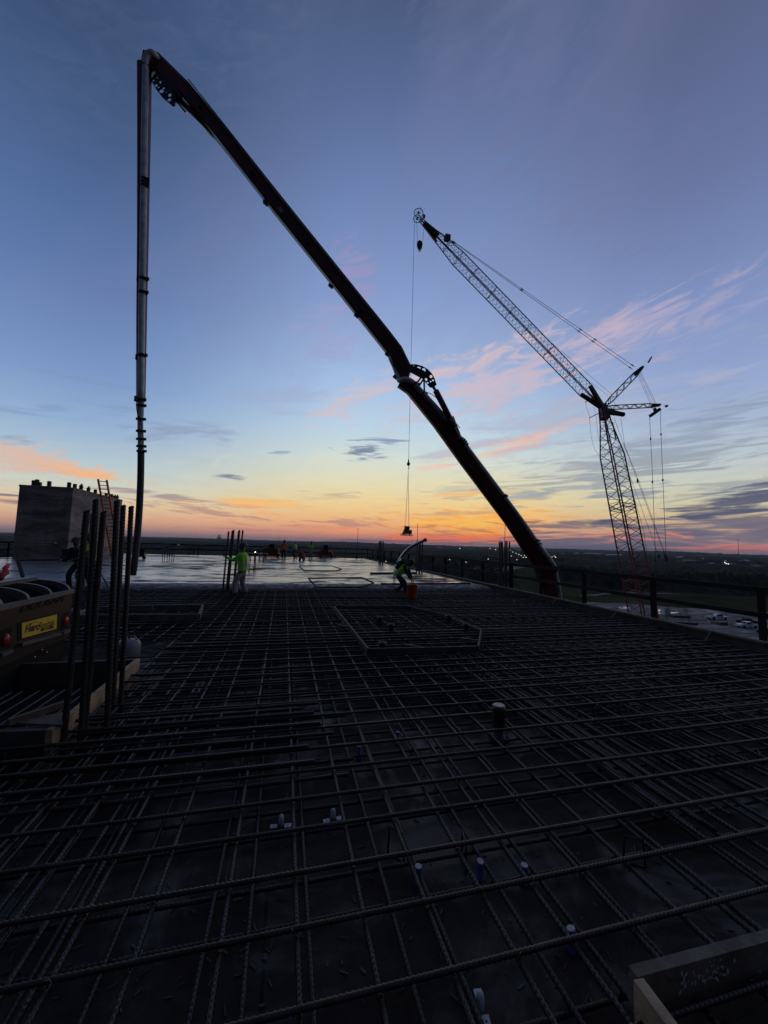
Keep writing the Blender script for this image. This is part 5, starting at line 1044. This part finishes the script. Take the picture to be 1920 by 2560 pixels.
# left workers behind the near bars
person('worker in lime behind the near bar cluster at the left', pz(220, 1470, .22), math.pi*.75, 1.0, lean=.12, shirt='hivis', vest='hivis', pants='navy', hat='hat', brim=True, feet=((-.14, 0), (.14, .1)), hands=((-.1, .5, 1.05), (.2, .45, 1.05)))
person('worker in dark clothes leaning over a machine, left of the near bar cluster', pz(193, 1475, .22), math.pi*.9, .97, lean=.35, ph=.88, shirt='navy', vest=None, pants='navy', hat='bark', brim=False, feet=((-.16, 0), (.16, .12)), hands=((-.15, .5, .95), (.2, .48, .95)))
q = pz(182, 1472, .22); vb = thing('power_screed', 'dark powered screed machine carried by the workers at the left', 'screed machine', q)
MB().box(q+Vector((0, -.1, 1.05)), (.5, .35, .4)).build('engine', 'steel_black', vb); MB().beam(q+Vector((-1.4, -.2, .88)), q+Vector((.5, .0, .92)), .12, .05).build('blade', 'steel_black', vb); MB().tube([q+Vector((-.3, 0, 1.2)), q+Vector((-.6, -.1, 1.4)), q+Vector((-.6, .1, 1.4))], .02, 6).build('handle', 'steel_black', vb)
a_, b_ = pz(270, 1467, .27), at(247, 1425, 12.6); tg = thing('hand_float', 'long-handled float leaning down to the slab behind the near bars', 'float', a_); MB().cyl(a_, b_, .018, 8).build('handle', 'steel_black', tg); MB().box(a_, (.28, .12, .02)).build('blade', 'steel_dark', tg)

# ------------------------------------------------------------------ far things
def lamp(x, y, m='light_warm', r=.38, h=16, n='street_lamp', lab='', g_='lamps burning in the town beyond the deck'):
    q = pz(x, y, GZ+h); d = (q-CP).length; r = max(.12, r*d/500); base_ = Vector((q.x, q.y, GZ)); t_ = thing(n, lab, 'street lamp', base_, group=g_)
    MB().cyl(base_, q, .12, 6).build('pole', 'steel_dark', t_); MB().ball(q, r, 5).build('lamp_head', m, t_)
LP = [(965, 1403.7, 'lone warm lamp seen under the far guardrail'), (1081, 1400, 'upper lamp of the pair beside the second rail post'), (1084.5, 1409.5, 'lower lamp of the pair beside the second rail post'), (1124, 1399, 'warm lamp seen between two rail posts'), (1165, 1405.4, 'warm lamp seen just above the road'), (1220.6, 1397.4, 'bright lamp left of the rail-side bar cluster'),
      (1239, 1374, 'lamp near the skyline left of the rail-side bar cluster'), (1292, 1399, 'low lamp between the bar cluster and the pump boom')]
for x, y, l_ in LP: lamp(x, y, 'light_warm', .40, 15, lab=l_)
for i, (x, y) in enumerate([(1275, 1376), (1282, 1380), (1290, 1383), (1297, 1386), (1303, 1389), (1308, 1393.5), (1315, 1393.5), (1322, 1396), (1311, 1389), (1330, 1399), (1278, 1390), (1147.5, 1367), (1149.5, 1371), (1380, 1392), (1386, 1390), (1389, 1393), (1225, 1371)]): lamp(x, y, 'light_warm' if i % 3 else 'light_white', .34, 16, lab='small light in the town cluster near the pump boom', g_='town lights near the skyline')
for x, y in ((1812, 1406), (1816, 1409), (1821, 1410)): lamp(x, y, 'light_white', .34, 16, lab='small light among the trees far off on the right', g_='lights among the far right trees')
lamp(1815, 1402, 'light_red', .30, 17, lab='small red light among the trees far off on the right')
def shed(x, y, w, h, m, lab):
    q = pz(x, y, GZ+11); d = (q-CP).length; wd_ = w*d/FPX; hh = 11+h*d/FPX; q.z = GZ; t_ = thing('warehouse', lab, 'warehouse', q, -YAW)
    M3 = wmat(t_).to_3x3(); G_ = lambda a, b, c: wmat(t_)@Vector((a, b, c)); MB().box(G_(0, 8, hh*.5), (wd_, 16, hh), rot=M3).build('wall', m, t_)
    MB().add([G_(-wd_/2-.5, 0, hh), G_(wd_/2+.5, 0, hh), G_(wd_/2+.5, 8, hh+1.2), G_(-wd_/2-.5, 8, hh+1.2), G_(wd_/2+.5, 16, hh), G_(-wd_/2-.5, 16, hh)], [(0, 1, 2, 3), (3, 2, 4, 5)]).build('roof', m, t_)
    for k in range(3): MB().box(G_(-wd_/3+k*wd_/3, -.05, hh*.5), (wd_*.08, .1, hh*.85), rot=M3).build('door', 'far_grey', t_)
shed(1487, 1388, 34, 3.6, 'far_white', 'long white warehouse near the skyline left of the crane mast'); shed(1542, 1391, 30, 3.4, 'far_white', 'white warehouse behind the crane mast'); shed(1730, 1406, 24, 3, 'far_grey', 'low grey building among the trees right of the crane'); shed(1705, 1396, 8, 3, 'far_white', 'small pale building right of the crane backstays'); shed(1830, 1414, 20, 2.6, 'far_grey', 'low grey building among the trees at far right')
rh = random.Random(12)
for x, y, m_, lab in ((1100, 1371, 'far_white', 'faint white house on the skyline above the far right guardrail'), (1180, 1373, 'far_grey', 'faint grey barn on the skyline left of the rail-side bar cluster'), (1265, 1384, 'far_grey', 'grey shop unit just behind the rail-side bar cluster'),
    (1298, 1377, 'far_white', 'white shop unit among the brightest town lights'), (1331, 1388, 'far_grey', 'grey house against the left side of the pump boom'), (1362, 1394, 'far_white', 'white house against the right side of the pump boom'), (1410, 1388, 'far_grey', 'grey farm building in the trees right of the pump boom'),
    (1446, 1386, 'far_white', 'pale farm building just left of the long white warehouse'), (1590, 1394, 'far_white', 'pale shed seen through the crane mast lattice'), (1660, 1398, 'far_grey', 'grey shed seen between the hanging backstay lines'), (1762, 1400, 'far_white', 'white house in the woods right of the low grey building'),
    (1790, 1412, 'far_grey', 'grey house in the woods beside the red light'), (1872, 1405, 'far_white', 'white house in the woods beneath the tall radio mast'), (1900, 1418, 'far_grey', 'grey house in the woods at the right edge of the view')):
    shed(x, y, rh.uniform(5, 12), rh.uniform(1.6, 2.6), m_, lab)
q = at(548, 1349, 3000); q.z = GZ; sl = thing('grain_silo', 'hazy silo tower on the skyline left of the brimmed-hat worker', 'silo', q)
for i, (dx_, h) in enumerate(((-9, 34), (-3, 46), (3, 40), (10, 30))): MB().cyl(q+Vector((dx_*1.4, 0, 0)), q+Vector((dx_*1.4, 0, h)), 5.5, 10).build('bin', 'far_grey', sl)
MB().box(q+Vector((0, 0, 52)), (9, 8, 12)).build('head_house', 'far_grey', sl)
for (x, y0, h, d_, lab) in ((1845, 1349, 2.0, 2600, 'very tall thin radio mast on the skyline at far right'), (698, 1338, .8, 1500, 'thin antenna on the skyline above the orange-vest worker'), (685, 1346, .6, 1500, 'short antenna on the skyline left of the orange-vest worker'), (1722, 1383, .5, 900, 'short mast in the woods right of the crane'), (330, 1334, .5, 1500, 'faint antenna on the skyline near the end hose')):
    q = at(x, y0, d_); b = Vector((q.x, q.y, GZ)); t_ = thing('radio_mast', lab, 'radio mast', b); MB().tube([b, q], [h, h*.4], 5).build('mast', 'steel_dark', t_); MB().box(q+Vector((0, 0, 0)), (h*2, h*2, h*2)).build('antenna', 'steel_dark', t_)
# pickups and site clutter in the yard
def pickup(x, y, rz, m, lab, s=1.0):
    q = pz(x, y, GZ+.03); t_ = thing('pickup_truck', lab, 'pickup truck', q, rz, 'pickups parked in the dirt yard'); Mx = wmat(t_)
    def pris(pr, w, nm, mm, par=t_):
        vs_ = [Mx@Vector((a*s, sg*w/2*s, b*s)) for sg in (-1, 1) for a, b in pr]; n_ = len(pr); return MB().add(vs_, [tuple(range(n_)), tuple(range(n_, 2*n_))[::-1]]+[(i, n_+i, n_+(i+1) % n_, (i+1) % n_) for i in range(n_)]).build(nm, mm, par)
    pris([(-2.9, .5), (2.85, .5), (2.9, .85), (2.75, 1.10), (1.3, 1.18), (-.95, 1.18), (-.95, .95), (-2.8, .95), (-2.8, 1.18), (-2.9, 1.18)], 1.95, 'body', m); pris([(1.35, 1.18), (.75, 1.86), (-.75, 1.90), (-1.0, 1.18)], 1.7, 'cab', m)
    for sg in (-1, 1): MB().add([Mx@Vector((a*s, sg*.853*s, b*s)) for a, b in ((1.12, 1.22), (.68, 1.76), (-.62, 1.80), (-.8, 1.22))], [(0, 1, 2, 3)]).build('side_window', 'glass_dark', t_)
    MB().add([Mx@Vector((a*s, b*s, c*s)) for a, b, c in ((1.30, -.75, 1.25), (1.30, .75, 1.25), (.82, .68, 1.80), (.82, -.68, 1.80))], [(0, 1, 2, 3)]).build('windshield', 'glass_dark', t_)
    for sg in (-1, 1): MB().box(Mx@Vector((-1.9*s, sg*.8*s, 1.08*s)), (1.7*s, .06*s, .2*s), rz).build('bed_side', m, t_)
    for a in (-1.9, 1.85):
        for sg in (-1, 1): MB().cyl(Mx@Vector((a*s, sg*.98*s, .4*s)), Mx@Vector((a*s, sg*.72*s, .4*s)), .4*s, 16).build('wheel', 'black', t_)
    for sg in (-1, 1): MB().box(Mx@Vector((2.9*s, sg*.7*s, .9*s)), (.05*s, .3*s, .18*s), rz).build('headlight', 'chrome', t_)
pickup(1795, 1548, -YAW-.1, 'truck_white', 'white pickup parked furthest left in the dirt yard'); pickup(1868, 1569, -YAW+.05+math.pi, 'truck_white', 'white pickup parked by the near rail post'); pickup(1868, 1560, -YAW, 'black', 'dark pickup half hidden behind the white one by the near rail post'); pickup(1925, 1588, -YAW, 'black', 'dark pickup cut off by the right edge of the picture')
random.seed(9)
for i, (x, y, w, d, h, m, nm, lab) in enumerate(((1664, 1538, 2.2, 2.2, 2.4, 'far_white', 'site_box', 'white site box by the puddles, right of the crane mast'), (1700, 1543, 6, 2.2, .5, 'wood_dark', 'timber_mat', 'stack of dark crane mats behind the backstay lines'), (1716, 1560, 6, 1.6, .4, 'wood_dark', 'timber_mat', 'long dark crane mat nearest the deck edge'), (1805, 1562, 3, 1.5, .8, 'machine_red', 'equipment_crate', 'rusty crate below the left white pickup'), (1780, 1557, 1.4, 1, .4, 'far_white', 'material_pack', 'pale pack of material left of the rusty crate'), (1826, 1562, 1.2, 1, .7, 'far_white', 'material_pack', 'pale pack of material right of the rusty crate'), (1845, 1566, 1.6, 1, .7, 'far_white', 'material_pack', 'pale pack of material left of the parked pickup by the post'), (1768, 1545, 1.1, 1, .6, 'far_white', 'material_pack', 'small pale pack just left of the furthest pickup'))):
    q = pz(x, y, GZ+.02); t_ = thing(nm, lab, nm.replace('_', ' '), q, -YAW+random.uniform(-.2, .2)); M3 = wmat(t_).to_3x3(); MB().box(q+Vector((0, 0, h*.5+.1)), (w, d, h), rot=M3).build('body', m, t_)
    MB().box(q+Vector((0, 0, h+.14)), (w*1.04, d*1.04, .08), rot=M3).build('lid', 'far_grey' if m != 'wood_dark' else m, t_); MB().box(q+Vector((0, 0, .05)), (w*.9, d*.9, .1), rot=M3).build('base', 'black', t_)
q = pz(1186, 1424, GZ+.03); cr2 = thing('parked_car', 'pale car on the road beyond the deck edge', 'car', q, .4)
Mx = wmat(cr2); pr = [(-2.2, .4), (2.2, .4), (2.25, .8), (1.2, .95), (.6, 1.4), (-1.0, 1.42), (-1.8, .98), (-2.25, .9)]; vs_ = [Mx@Vector((a, sg*.88, b)) for sg in (-1, 1) for a, b in pr]; n_ = len(pr)
MB().add(vs_, [tuple(range(n_)), tuple(range(n_, 2*n_))[::-1]]+[(i, n_+i, n_+(i+1) % n_, (i+1) % n_) for i in range(n_)]).build('body', 'far_white', cr2)
for a in (-1.4, 1.4):
    for sg in (-1, 1): MB().cyl(Mx@Vector((a, sg*.92, .33)), Mx@Vector((a, sg*.7, .33)), .33, 12).build('wheel', 'black', cr2)
for sg in (-1, 1): MB().ball(Mx@Vector((2.25, sg*.6, .68)), .16, 4).build('headlight', 'light_white', cr2)
